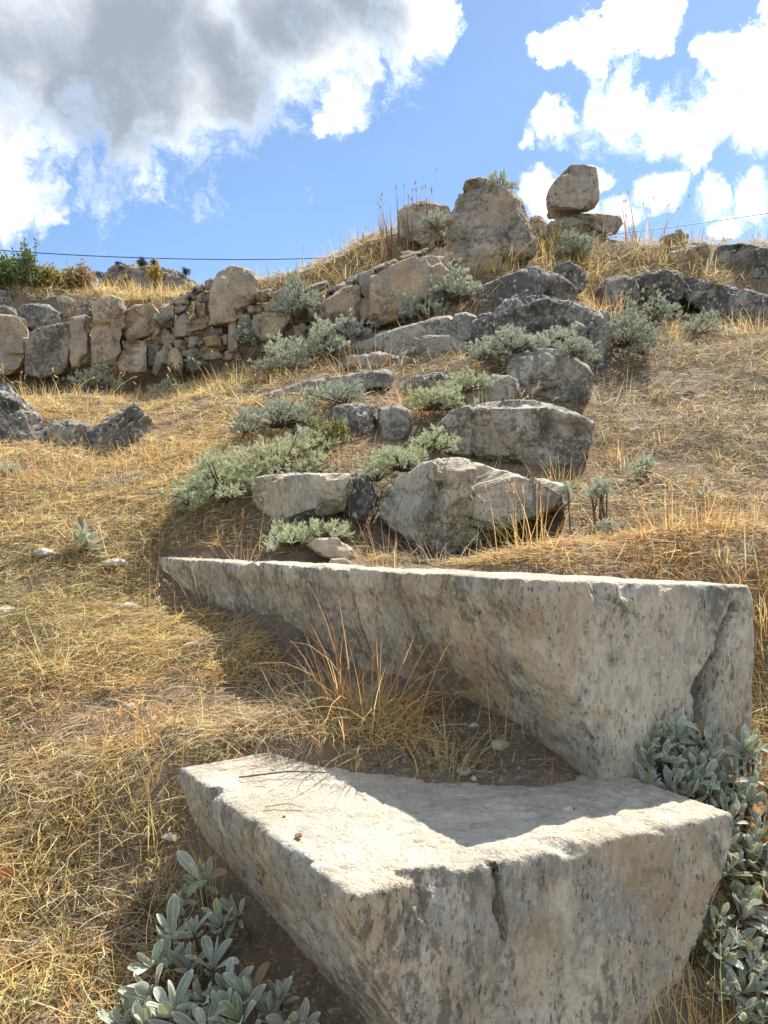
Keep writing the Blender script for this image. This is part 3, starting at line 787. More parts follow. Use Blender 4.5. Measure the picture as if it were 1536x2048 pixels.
def build_wall():
    wl = empty('ruined_wall', tuple(W(400, 740, 9.2)), 'ruined retaining wall of big upright slabs and packed rubble across the left slope', 'wall'); wl['kind'] = 'thing'
    # (outline, depth offset, material)
    A, D_, O = M_WALL, M_WALLD, M_GOLD
    st = [
        ([(-40, 630), (0, 636), (50, 640), (54, 738), (0, 745), (-40, 740)], 0, A),
        ([(56, 668), (95, 661), (138, 646), (141, 735), (92, 750), (56, 745)], 0, D_),
        ([(142, 640), (180, 630), (184, 722), (176, 732), (142, 733)], -.02, A),
        ([(186, 608), (198, 598), (215, 594), (240, 603), (247, 620), (241, 720), (187, 726)], -.12, A),
        ([(249, 627), (273, 612), (312, 612), (323, 640), (320, 680), (247, 682)], 0, A),
        ([(238, 692), (250, 685), (288, 685), (291, 740), (238, 745)], -.08, A),
        ([(292, 684), (318, 682), (316, 735), (293, 738)], .12, D_),
        ([(325, 660), (345, 655), (350, 684), (325, 690)], 0, A), ([(320, 691), (344, 686), (346, 698), (322, 702)], -.03, A),
        ([(348, 680), (370, 676), (373, 695), (350, 699)], 0, A), ([(350, 642), (371, 626), (382, 650), (378, 672), (352, 676)], -.08, O),
        ([(379, 642), (400, 632), (420, 640), (420, 660), (382, 664)], 0, A), ([(385, 612), (412, 605), (418, 630), (395, 638)], 0, O),
        ([(345, 600), (375, 592), (381, 610), (350, 616)], .05, D_), ([(350, 622), (362, 614), (380, 612), (374, 622), (354, 632)], 0, D_),
        ([(322, 612), (348, 607), (347, 636), (325, 640)], 0, A), ([(326, 642), (346, 638), (347, 654), (327, 657)], .05, D_),
        ([(380, 573), (405, 567), (410, 582), (390, 590)], .1, D_), ([(395, 590), (426, 583), (424, 603), (398, 605)], .05, D_),
        ([(410, 562), (428, 557), (430, 577), (412, 580)], .1, D_), ([(360, 588), (388, 582), (393, 600), (366, 603)], .12, D_),
        ([(378, 672), (405, 667), (408, 690), (378, 695)], 0, A), ([(410, 676), (437, 669), (443, 688), (430, 695), (412, 694)], -.1, O),
        ([(420, 660), (452, 651), (456, 667), (425, 673)], .03, D_), ([(445, 672), (458, 668), (460, 692), (446, 694)], .02, A),
        ([(457, 642), (470, 632), (476, 700), (457, 702)], -.06, O), ([(316, 706), (355, 697), (364, 720), (362, 748), (308, 750)], -.12, A),
        ([(364, 698), (397, 693), (402, 716), (367, 722)], 0, A), ([(404, 698), (440, 697), (446, 718), (404, 720)], .02, A),
        ([(446, 698), (480, 702), (484, 718), (448, 720)], .02, D_), ([(368, 724), (400, 718), (404, 740), (368, 744)], 0, D_),
        ([(421, 645), (424, 585), (438, 550), (465, 537), (500, 545), (513, 562), (508, 610), (490, 622), (455, 648), (430, 652)], -.12, A),
        ([(505, 642), (520, 630), (573, 627), (584, 650), (560, 679), (514, 682)], -.1, A),
        ([(523, 608), (555, 602), (558, 622), (530, 627)], 0, O), ([(492, 613), (521, 609), (523, 625), (496, 629)], .02, A),
        ([(472, 642), (503, 634), (507, 690), (477, 694)], .02, A), ([(512, 585), (540, 578), (545, 600), (514, 604)], .1, D_),
        ([(546, 588), (575, 575), (585, 600), (575, 626), (560, 626)], .05, D_), ([(580, 600), (630, 590), (634, 640), (590, 645)], .1, D_),
        ([(585, 650), (622, 645), (628, 664), (590, 674)], 0, A), ([(515, 684), (560, 681), (566, 700), (520, 704)], 0, D_),
        ([(637, 612), (650, 588), (714, 572), (718, 634), (662, 662), (637, 656)], -.1, A),
        ([(720, 600), (744, 596), (748, 640), (722, 648)], -.05, O), ([(719, 550), (749, 540), (746, 592), (722, 597)], 0, D_),
        ([(748, 553), (800, 527), (885, 498), (905, 512), (884, 565), (850, 608), (790, 640), (746, 650)], -.14, A),
        ([(688, 560), (735, 541), (730, 565), (700, 576)], .1, D_), ([(654, 582), (688, 563), (692, 576), (660, 590)], .1, D_),
        ([(740, 538), (790, 518), (796, 526), (750, 545)], .1, D_), ([(800, 512), (850, 498), (870, 500), (806, 522)], .12, D_),
        ([(590, 585), (650, 560), (655, 575), (596, 600)], .2, D_),
    ]
    for i, (poly, dz, mt) in enumerate(st):
        x = sum(p[0] for p in poly) / len(poly)
        d = 9.25 - 1.15 * max(x, 0) / 850.0 + dz
        w = max(p[0] for p in poly) - min(p[0] for p in poly)
        cxy = np.mean(np.array(poly, float), 0); poly = [tuple(cxy + (np.array(p) - cxy) * 1.13) for p in poly]
        stone('stone', traced([poly], (d, d - 0.0013 * w * .5), 0.5, front=.9, back=.92), 0.022 if w < 60 else 0.027, mt, parent=wl, seed=200 + i,
              amp=0.012 if w < 60 else 0.024, size=0.14 if w < 60 else 0.28, facets=3, chip=0.4, soft=1)


build_wall()

# ------------------------------------------------------------------ far crag, its trees, cable
def build_far():
    bm = traced([[(196, 600), (205, 560), (222, 538), (240, 529), (262, 533), (300, 533), (320, 545), (318, 600)],
                 [(296, 600), (300, 536), (330, 538), (352, 545), (372, 560), (392, 574), (405, 590), (400, 605)]], 128.0, 16.0, front=.93)
    stone('crag', bm, 0.28, M_CLIFF, 'distant rocky crag with small trees on its top, beyond the wall', 'crag', seed=301, amp=0.9, size=4.0, facets=3, strata=.5, keep=False)

    def tree(px, py, w, h, seed, label):
        rs = np.random.default_rng(seed)
        d = 128.0 + rs.uniform(1.5, 4)
        base = W(px, py, d); h = h / F * d; w = w / F * d
        o = empty('pine_tree', tuple(base), label, 'tree', 'small trees on the distant crag')
        segs = []
        V, Fq = tube([np.array([0, 0, -.3]), np.array([.05, 0, h * .5]), np.array([.02, 0, h * .9])], [w * .06, w * .045, w * .02], 6)
        obj('trunk', mesh_from('trunk', V, [Fq], M_BARK), parent=o)
        cl = rs.normal(size=(26, 3)); cl /= np.linalg.norm(cl, axis=1, keepdims=True); cl *= rs.uniform(.35, 1, (26, 1))
        cl = cl * np.array([w * .45, w * .45, h * .33]) + np.array([0, 0, h * .62])
        n = 1500
        c = cl[rs.integers(0, 26, n)] + rs.normal(size=(n, 3)) * w * .085
        V, Fq, cc = leaf_quads(c, w * .075, rs, [(0.035, 0.055, 0.03), (0.055, 0.075, 0.04), (0.025, 0.04, 0.025)])
        obj('crown', mesh_from('crown', V, [Fq], M_PINE, attrs={'col': cc}), parent=o)
    tree(198, 566, 22, 24, 1, 'small round tree at the left foot of the distant crag')
    tree(237, 533, 17, 10, 2, 'tiny bush-like tree on the left shoulder of the distant crag')
    tree(284, 537, 26, 20, 3, 'wider of the twin trees on top of the distant crag')
    tree(308, 538, 20, 19, 4, 'narrower right one of the twin trees on the distant crag')
    tree(372, 556, 20, 22, 5, 'lone tree on the right slope of the distant crag')
    tree(163, 566, 12, 12, 6, 'smallest far tree, left of the distant crag near the bushes')
    # cable
    pts = []
    for px in np.linspace(-700, 2300, 90):
        # sagging span read at a few points
        py = np.interp(px, [-700, 0, 200, 350, 480, 600, 700, 1000, 1245, 1390, 1536, 2300], [430, 503, 514, 519, 521, 520, 516, 495, 467, 449, 428, 300])
        pts.append(W(px, py, 24.0 + (px - 768) * 0.004))
    P = np.array(pts)
    for _ in range(30): P[1:-1] = (P[:-2] + P[2:] + 2 * P[1:-1]) / 4
    V, Fq = tube(list(P), [0.012] * len(P), 6)
    tag(obj('overhead_cable', mesh_from('overhead_cable', V, [Fq], M_CABLE)), 'thin dark overhead cable sagging across the sky behind the ridge', 'cable')


def tube(path, rad, k=6):
    P = np.array(path, float); n = len(P)
    T = np.gradient(P, axis=0); T /= np.maximum(np.linalg.norm(T, axis=1, keepdims=True), 1e-9)
    up = np.where(np.abs(T[:, 2:3]) > .9, np.array([[1., 0, 0]]), np.array([[0, 0, 1.]]))
    A = np.cross(T, up); A /= np.maximum(np.linalg.norm(A, axis=1, keepdims=True), 1e-9); B = np.cross(T, A)
    an = np.arange(k) / k * 2 * math.pi
    r = np.array(rad)[:, None, None]
    V = P[:, None] + r * (A[:, None] * np.cos(an)[None, :, None] + B[:, None] * np.sin(an)[None, :, None])
    idx = np.arange(n * k).reshape(n, k)
    Fq = np.stack([idx[:-1], np.roll(idx[:-1], -1, 1), np.roll(idx[1:], -1, 1), idx[1:]], -1).reshape(-1, 4)
    return V.reshape(-1, 3), Fq


def tubes(list_of):
    Vs, Fs, n = [], [], 0
    for V, Fq in list_of:
        Vs.append(V); Fs.append(Fq + n); n += len(V)
    return np.concatenate(Vs), np.concatenate(Fs)


def leaf_quads(c, size, rs, cols, up=0.0, elong=1.0):
    n = len(c)
    a = rs.normal(size=(n, 3)); a[:, 2] += up; a /= np.linalg.norm(a, axis=1, keepdims=True)
    b = np.cross(a, rs.normal(size=(n, 3))); b /= np.linalg.norm(b, axis=1, keepdims=True)
    s = size * rs.uniform(.6, 1.3, (n, 1))
    V = np.stack([c, c + a * s * .5 * elong + b * s * .3, c + a * s * elong, c + a * s * .5 * elong - b * s * .3], 1).reshape(-1, 3)
    Fq = np.arange(n * 4).reshape(n, 4)
    cc = np.array(cols)[rs.integers(0, len(cols), n)] * rs.uniform(.8, 1.2, (n, 1))
    return V, Fq, np.repeat(cc, 4, 0)


build_far()


def shrub(px, py, d, w, h, seed, cols, label, nleaf=1800, size=0.045, name='shrub', twiggy=0.0):
    rs = np.random.default_rng(seed)
    b = W(px, py, d); w = w / F * d; h = h / F * d
    o = empty(name, tuple(b), label, 'shrub')
    tb, tips = [], []
    for k in range(11):
        az = rs.uniform(0, 6.28); sp = rs.uniform(.1, .5) * w; hh = h * rs.uniform(.6, 1.0)
        e = np.array([math.cos(az) * sp, math.sin(az) * sp, hh])
        mid = e * .5 + rs.normal(size=3) * w * .05
        p = [np.array([0, 0, -.1]), mid * .6, mid, e * .8 + rs.normal(size=3) * w * .03, e]
        tb.append(tube(p, [.016, .013, .010, .007, .003], 5))
        for q in range(3):
            t = rs.uniform(.3, .95); s0 = e * t
            s1 = s0 + np.array([rs.normal() * w * .16, rs.normal() * w * .16, abs(rs.normal()) * h * .16])
            tb.append(tube([s0, (s0 + s1) / 2 + rs.normal(size=3) * .02, s1], [.007, .005, .002], 4)); tips.append((s0, s1))
        tips.append((e * .35, e))
    V, Fq = tubes(tb); obj('stems', mesh_from('stems', V, [Fq], M_BARK), parent=o)['kind'] = 'stuff'
    A = np.array([t[0] for t in tips]); B = np.array([t[1] for t in tips])
    k = rs.integers(0, len(tips), nleaf); tt = rs.uniform(0, 1.05, (nleaf, 1))
    c = A[k] + (B[k] - A[k]) * tt + rs.normal(size=(nleaf, 3)) * w * (.035 + .03 * (1 - twiggy))
    V, Fq, cc = leaf_quads(c, size, rs, cols, up=.5, elong=1.5)
    lf = obj('foliage', mesh_from('foliage', V, [Fq], M_SHRUB, attrs={'col': cc}), parent=o); lf['kind'] = 'stuff'


GR = [(0.13, 0.20, 0.055), (0.19, 0.26, 0.08), (0.25, 0.31, 0.11), (0.10, 0.15, 0.05)]
YG = [(0.30, 0.30, 0.09), (0.38, 0.34, 0.10), (0.22, 0.25, 0.07)]
ORG = [(0.42, 0.27, 0.12), (0.48, 0.33, 0.15), (0.34, 0.22, 0.10), (0.42, 0.34, 0.15)]
YEL = [(0.58, 0.42, 0.10), (0.50, 0.36, 0.09), (0.42, 0.33, 0.10)]
shrub(10, 592, 10.6, 95, 80, 1, GR, 'bushy green shrub at the left edge above the wall', 2200)
shrub(48, 602, 10.4, 70, 118, 2, GR, 'tall twiggy green shrub rising past the cable on the left', 900, .04, twiggy=1.0)
shrub(88, 596, 10.7, 75, 62, 3, YG + ORG[:1], 'low yellow-green shrub between the green and the orange shrubs', 1500)
shrub(135, 594, 10.8, 95, 52, 4, ORG, 'rust-orange shrub above the wall on the left', 2200)
shrub(312, 588, 11.0, 26, 56, 5, YEL, 'narrow upright yellow bush in front of the distant crag', 900, .035, name='bush')
shrub(252, 586, 11.2, 22, 32, 6, YEL + YG, 'smaller thin yellow weed left of the upright yellow bush', 350, .04, name='bush', twiggy=1.0)
shrub(655, 925, 4.85, 80, 82, 7, YG + [(0.24, 0.27, 0.10)], 'fine-leaved yellow-green bush among silver cushions, left of the dark lichened block', 5200, .011, name='bush')

# ------------------------------------------------------------------ silver-leaved plants
def leaf_arrays(nl, nw, curl, fold, seed):
    """a long woolly leaf of length 1 along +X, widest past its middle, with a grooved midrib"""
    rs = np.random.default_rng(seed)
    s = np.linspace(0, 1, nl + 1) ** .85
    wd = 0.022 + 0.125 * np.sin(np.pi * np.clip(s * .93, 0, 1) ** 1.45) ** 0.9; wd[-1] = 0.035; wd[0] = .018
    ang = curl * (s ** 1.3)
    dx = np.cos(ang); dz = np.sin(ang)
    cx = np.concatenate(([0], np.cumsum((dx[1:] + dx[:-1]) / 2 * np.diff(s)))); cz = np.concatenate(([0], np.cumsum((dz[1:] + dz[:-1]) / 2 * np.diff(s))))
    u = np.linspace(-1, 1, nw + 1)
    V, E = [], []
    for i in range(nl + 1):
        for uu in u:
            lift = fold * abs(uu) ** 1.2 * wd[i]
            V.append((cx[i] - dz[i] * lift, uu * wd[i], cz[i] + dx[i] * lift + 0.008 * math.sin(9 * s[i] + 3 * uu + seed)))
            E.append(max(abs(uu) ** 3, 1.0 if i == nl else 0.0, (.78 if uu == 0 and nw > 2 else 0)))
    idx = np.arange((nl + 1) * (nw + 1)).reshape(nl + 1, nw + 1)
    Fq = np.stack([idx[:-1, :-1], idx[1:, :-1], idx[1:, 1:], idx[:-1, 1:]], -1).reshape(-1, 4)
    return np.array(V), Fq, np.array(E)


LEAF_ME = []
for k, (cu, fo) in enumerate([(.35, .5), (.7, .4), (-.3, .35), (.1, .7), (-.75, .3), (1.1, .5)]):
    V, Fq, E = leaf_arrays(6, 4, cu, fo, k)
    LEAF_ME.append(mesh_from('leaf', V, [Fq], M_SAGE, attrs={'edge': E}))
LEAF_LO = [leaf_arrays(2, 2, cu, fo, k) for k, (cu, fo) in enumerate([(.4, .5), (-.2, .5), (.9, .5)])]


def rosette_frames(c, ax, n, L, rs, spread=1.2, inner=.25):
    """frames (origin, x, y, z, scale) of the leaves round one shoot tip"""
    ax = ax / np.linalg.norm(ax)
    t1 = np.cross(ax, np.array([.3, .5, .8])); t1 /= np.linalg.norm(t1); t2 = np.cross(ax, t1)
    out = []
    a0 = rs.uniform(0, 6.28)
    for i in range(n):
        f = (i + .5) / n
        az = a0 + i * 2.39996 + rs.normal() * .15
        th = inner + (spread - inner) * f + rs.normal() * .10
        rad = t1 * math.cos(az) + t2 * math.sin(az)
        x = ax * math.cos(th) + rad * math.sin(th)
        z = ax * math.sin(th) - rad * math.cos(th)
        z = z + rs.normal(size=3) * .18; z -= x * (z @ x); z /= np.linalg.norm(z)
        y = np.cross(z, x)
        out.append((c - ax * L * .30 * f + rad * L * .03, x, y, z, L * (0.55 + .55 * math.sin(math.pi * min(1, f * .85 + .12))) * rs.uniform(.6, 1.2)))
    return out


def near_plant(name, label, base, shoots, L, nper, seed, spread=1.25, group=None):
    """a plant close enough to pick its leaves apart: every leaf is its own part"""
    rs = np.random.default_rng(seed)
    o = empty(name, tuple(base), label, 'plant', group)
    tb = []; B = np.array(base); n = 0
    for (tip, ax, sc) in shoots:
        tip = np.array(tip); ax = np.array(ax, float); ax /= np.linalg.norm(ax)
        g = Gz(tip[0], tip[1]); tip[2] = max(tip[2], g + L * rs.uniform(.4, .9))
        root = tip - ax * L * 1.0; root[2] = min(root[2], g - .01)
        mid = (tip + root) / 2 + rs.normal(size=3) * .008
        tb.append(tube([root - B, mid - B, tip - B - ax * L * .25, tip - B], [.0045, .004, .0035, .002], 5))
        for (p, x, y, z, s) in rosette_frames(tip, ax, max(5, int(nper * rs.uniform(.8, 1.2))), L * sc, rs, spread):
            if n >= 298: break
            lf = bpy.data.objects.new('leaf', LEAF_ME[rs.integers(0, len(LEAF_ME))]); COL.objects.link(lf)
            lf.parent = o
            wy = rs.uniform(.85, 1.2)
            M = Matrix(((x[0] * s, y[0] * s * wy, z[0] * s, p[0] - B[0]), (x[1] * s, y[1] * s * wy, z[1] * s, p[1] - B[1]), (x[2] * s, y[2] * s * wy, z[2] * s, p[2] - B[2]), (0, 0, 0, 1)))
            lf.matrix_local = M; n += 1
    V, Fq = tubes(tb); obj('stems', mesh_from('stems', V, [Fq], M_BARK), parent=o)['kind'] = 'stuff'


def merged_leaves(frames, rs):
    Vs, Fs, Es, Ts, n = [], [], [], [], 0
    fr = frames
    kind = rs.integers(0, len(LEAF_LO), len(fr))
    for k, (LV, LF, LE) in enumerate(LEAF_LO):
        sel = [f for f, q in zip(fr, kind) if q == k]
        if not sel: continue
        P = np.array([f[0] for f in sel]); Mx = np.array([np.stack([f[1], f[2] * 1.15, f[3]]) * f[4] for f in sel])   # rows x,y,z
        V = P[:, None] + np.einsum('vi,nij->nvj', LV, Mx)
        m = len(sel); nv = len(LV)
        Vs.append(V.reshape(-1, 3)); Fs.append((LF[None] + (np.arange(m) * nv)[:, None, None]).reshape(-1, 4) + n)
        Es.append(np.tile(LE, m)); Ts.append(np.repeat(rs.uniform(0, 1, m), nv)); n += m * nv
    return np.concatenate(Vs), np.concatenate(Fs), np.concatenate(Es), np.concatenate(Ts)


def cushion(label, lobes, L, nros, nper, seed, name='cushion_plant', spread=1.25, up=.3, cat='plant', mat=None):
    """lobes: (px, py of the base middle, metres ahead, half width px, height px, depth half m)"""
    rs = np.random.default_rng(seed); L = L * .60
    base = W(*lobes[0][:3])
    o = empty(name, tuple(base), label, cat)
    frames, tb = [], []
    tot = sum(l[3] * l[4] for l in lobes)
    for (px, py, d, hw, hh, dep) in lobes:
        c = W(px, py, d); rx = hw / F * d; rz = hh * .86 / F * d
        k = max(6, int(nros * 5.4 * hw * hh / tot))
        for i in range(k):
            # shoots spread over the upper half of a dome, most of them to the front
            v = rs.normal(size=3); v[2] = abs(v[2]); v[1] -= .2; v /= np.linalg.norm(v)
            q = rs.uniform(.55, 1.05) ** .6 if rs.uniform() < .82 else rs.uniform(1.0, 1.16)
            lump = 1 + .30 * math.sin(5 * v[0] + seed) * math.cos(4 * v[2] + px) + .12 * rs.normal()
            p = c + v * np.array([rx, dep, rz]) * q * lump
            g = Gz(p[0], p[1]); p[2] = max(p[2], g + L * .35)
            nrm = v / np.array([rx, dep, rz]) * rz; nrm /= np.linalg.norm(nrm); nrm[2] += up
            frames += rosette_frames(p, nrm, nper, L * rs.uniform(.55, 1.3), rs, spread)
            if i % 12 == 0: tb.append(tube([c - base + np.array([rs.normal() * rx * .3, 0, -.02]), (p + c) / 2 - base, p - base], [.006, .005, .003], 4))
    V, Fq, E, T = merged_leaves(frames, rs)
    lf = obj('foliage', mesh_from('foliage', V - base, [Fq], mat or (M_SAGE if seed % 2 else M_SAGE_D), attrs={'edge': E, 'tint': T}), parent=o); lf['kind'] = 'stuff'
    V, Fq = tubes(tb); obj('stems', mesh_from('stems', V, [Fq], M_BARK), parent=o)['kind'] = 'stuff'


def build_plants():
    rs = np.random.default_rng(77)
    # bottom left, in the shade of the front block
    sh = []
    for px, py, d, s in [(405, 1760, 1.72, 1.1), (360, 1800, 1.70, .9), (340, 1870, 1.62, 1.2), (440, 1850, 1.66, 1.0), (470, 1830, 1.70, .9), (425, 1930, 1.56, 1.0), (375, 1935, 1.58, 1.0),
                         (300, 1985, 1.50, 1.0), (260, 2000, 1.52, .8), (340, 2020, 1.45, 1.1), (400, 2000, 1.48, 1.0), (455, 1985, 1.52, 1.0), (500, 1990, 1.50, 1.0), (480, 2040, 1.45, 1.1),
                         (540, 2030, 1.50, 1.0), (575, 2050, 1.48, .9), (410, 2060, 1.42, 1.1), (290, 2055, 1.44, .9), (240, 2050, 1.46, .8), (520, 2075, 1.42, 1.0), (330, 1930, 1.58, .8), (300, 1930, 1.55, .7), (385, 1865, 1.62, .9), (445, 2030, 1.46, 1.0), (365, 2045, 1.44, .9), (560, 2000, 1.52, .8), (265, 2030, 1.48, .9), (600, 2060, 1.48, .9)]:
        sh.append((W(px, py, d), (rs.normal() * .35 - .1, -.45 + rs.normal() * .3, 1.0), s))
    near_plant('woolly_plant', 'grey-green woolly-leaved plant at the bottom left, shaded by the front block', W(400, 2080, 1.55), sh, .064, 10, 1)
    # right of the second row
    def mass(x0, x1, y0, y1, da, db, n, L, seed, label):
        sh = []
        for i in range(n):
            u, v = rs.uniform(), (i + rs.uniform()) / n
            px = x0 + (x1 - x0) * u; py = y0 + (y1 - y0) * v
            sh.append((W(px, py, da + (db - da) * v), (rs.normal() * .35, -.45 + rs.normal() * .3, 1.0), rs.uniform(.75, 1.2)))
        near_plant('woolly_plant', label, W((x0 + x1) / 2, y1 + 20, da), sh, L, 8, seed)
    mass(1290, 1420, 1455, 1600, 1.92, 1.80, 35, .056, 2, 'dense blue-grey woolly plant against the right end of the second seat block')
    mass(1405, 1600, 1490, 1680, 1.96, 1.78, 36, .056, 4, 'woolly plant half cut off by the right edge, just right of the dense blue-grey one')
    mass(1450, 1600, 1670, 1840, 1.80, 1.68, 32, .052, 3, 'woolly plant at the right edge beside the end of the front block')
    mass(1430, 1600, 1850, 2060, 1.66, 1.52, 34, .052, 5, 'woolly plant in the bottom right corner')
    # single rosettes on the right slope
    def ros(px, py, d, n, L, sw, seed, label):
        r2 = np.random.default_rng(seed)
        sh = [(W(px + r2.normal() * sw, py + r2.normal() * sw * .35, d + r2.normal() * .02), (r2.normal() * .35, -.35 + r2.normal() * .2, 1.0), r2.uniform(.8, 1.2)) for _ in range(n)]
        near_plant('rosette_plant', label, W(px, py + 12, d), sh, L, 9, seed)
    ros(1185, 985, 3.5, 9, .07, 26, 11, 'silvery rosette plant hugging the right tip of the wedge-shaped block')
    ros(1295, 945, 4.2, 4, .085, 18, 12, 'bright grey-green rosette on open ground right of the block ends')
    ros(1385, 1020, 3.8, 2, .06, 12, 13, 'small pale rosette on the right slope below the bright rosette')
    ros(1210, 1070, 3.15, 3, .06, 15, 14, 'small grey rosette in orange grass below the wedge-shaped block')
    ros(188, 1085, 3.95, 2, .11, 12, 15, 'lone pale rosette with narrow upright leaves in the left grass')
    ros(540, 1098, 3.55, 2, .065, 10, 16, 'small fresh green rosette just behind the second row')
    # cushions further up
    cushion('large green-silver cushion plant spilling left of the squat seat block', [(450, 1000, 4.35, 90, 90, .35), (560, 950, 4.6, 90, 70, .35), (400, 1020, 4.4, 40, 60, .25), (630, 905, 4.9, 50, 45, .3)], .055, 190, 9, 21, mat=M_SAGE_G)
    cushion('silver cushion strip above the large green-silver cushion', [(560, 850, 5.4, 80, 45, .3), (680, 805, 5.7, 65, 38, .3), (500, 870, 5.4, 35, 30, .25)], .055, 120, 9, 22)
    cushion('silvery plant strip climbing towards the top of the wedge-shaped block', [(800, 935, 4.15, 60, 42, .25), (860, 900, 4.4, 45, 35, .25), (755, 955, 4.1, 28, 25, .2)], .05, 90, 9, 23, mat=M_SAGE_G)
    cushion('yellowish silver cushion behind the lichen-speckled seat block', [(870, 815, 5.35, 60, 40, .25), (935, 780, 5.7, 45, 35, .25)], .055, 80, 9, 24, mat=M_SAGE_G)
    cushion('grey cushion plant in front of the dark craggy block', [(1030, 705, 6.25, 75, 45, .25), (970, 715, 6.2, 35, 28, .2), (1110, 690, 6.3, 40, 32, .2)], .055, 110, 9, 25)
    cushion('pale little plant on top of the rounded seat block end', [(1145, 708, 5.75, 36, 30, .18), (1185, 720, 5.75, 16, 16, .1)], .05, 34, 9, 26)
    cushion('big blue-grey cushion plant below the gap in the wall', [(570, 745, 7.7, 55, 68, .4), (650, 720, 7.8, 60, 65, .4), (700, 680, 7.9, 40, 45, .35)], .075, 170, 9, 27)
    cushion('round grey plant growing out of the wall top above the big blue-grey cushion', [(600, 635, 8.45, 40, 75, .3)], .075, 60, 9, 28)
    cushion('grey-green plant draped below the big wall slab and standing stone', [(905, 600, 7.95, 52, 62, .3), (840, 640, 8.0, 45, 45, .3)], .08, 100, 9, 29)
    cushion('pale grey shrubby plant on the right slope beside the dark craggy block', [(1250, 690, 6.9, 52, 75, .35), (1285, 705, 6.8, 25, 45, .25)], .06, 90, 9, 30)
    cushion('small plant on the right shoulder of the standing stone', [(1000, 385, 9.15, 34, 32, .18)], .07, 34, 8, 31)
    cushion('grey tussock in the ridge grass below the jutting slab', [(1150, 510, 9.6, 34, 42, .25)], .08, 36, 8, 32)
    cushion('sprawling dark green plant between the second row and the squat block', [(590, 1085, 3.75, 50, 40, .2), (660, 1075, 3.7, 35, 32, .2)], .06, 40, 8, 33, up=.9, mat=M_SAGE_G)
    cushion('faded grey plant at the foot of the rubble in the wall', [(390, 735, 8.8, 28, 38, .2)], .07, 30, 8, 34)
    cushion('low grey plant patch at the foot of the upright wall slabs', [(195, 775, 8.8, 45, 40, .3)], .07, 40, 8, 35)
    cushion('low green plant patch in grass right of the upright slabs', [(345, 790, 8.4, 40, 25, .25)], .06, 30, 8, 36, mat=M_SAGE_G)
    cushion('small grey plant clinging to the wall between boulder and squared stone', [(490, 690, 8.5, 22, 58, .15)], .06, 30, 8, 37)
    cushion('tiny grey plant high on the wall among the rubble', [(322, 652, 8.8, 15, 25, .1)], .05, 14, 8, 38)
    cushion('grey plant behind the squared brown rock on the ridge', [(870, 455, 9.3, 28, 35, .2)], .07, 26, 8, 39)
    cushion('dull grey scrub below the dark rock ledge', [(1310, 640, 8.0, 40, 50, .3), (1400, 665, 7.8, 40, 40, .3)], .06, 60, 8, 40)
    cushion('pale small plant at the left edge in front of the jagged outcrop', [(20, 955, 5.3, 35, 30, .2)], .05, 24, 8, 41)


build_plants()

# ------------------------------------------------------------------ grass
STRAW = np.array([(0.82, 0.57, 0.23), (0.84, 0.63, 0.29), (0.78, 0.50, 0.18), (0.82, 0.68, 0.38), (0.72, 0.46, 0.19)])
ORANGE = np.array([(0.80, 0.45, 0.18), (0.82, 0.52, 0.23), (0.70, 0.37, 0.14), (0.78, 0.56, 0.28)])
GREY = np.array([(0.60, 0.50, 0.35), (0.52, 0.43, 0.31), (0.66, 0.57, 0.40), (0.44, 0.36, 0.26)])
YELL = np.array([(0.70, 0.52, 0.20), (0.74, 0.58, 0.28), (0.62, 0.45, 0.17)])
BROWN = np.array([(0.34, 0.24, 0.15), (0.42, 0.30, 0.18), (0.28, 0.22, 0.14), (0.36, 0.29, 0.17)])
DARK = np.array([(0.13, 0.09, 0.06), (0.20, 0.13, 0.08), (0.16, 0.12, 0.09)])
BLEACH = np.array([(0.74, 0.64, 0.42), (0.70, 0.62, 0.46), (0.78, 0.66, 0.38)])
OLIVE = np.array([(0.26, 0.25, 0.09), (0.33, 0.30, 0.12), (0.40, 0.35, 0.16)])


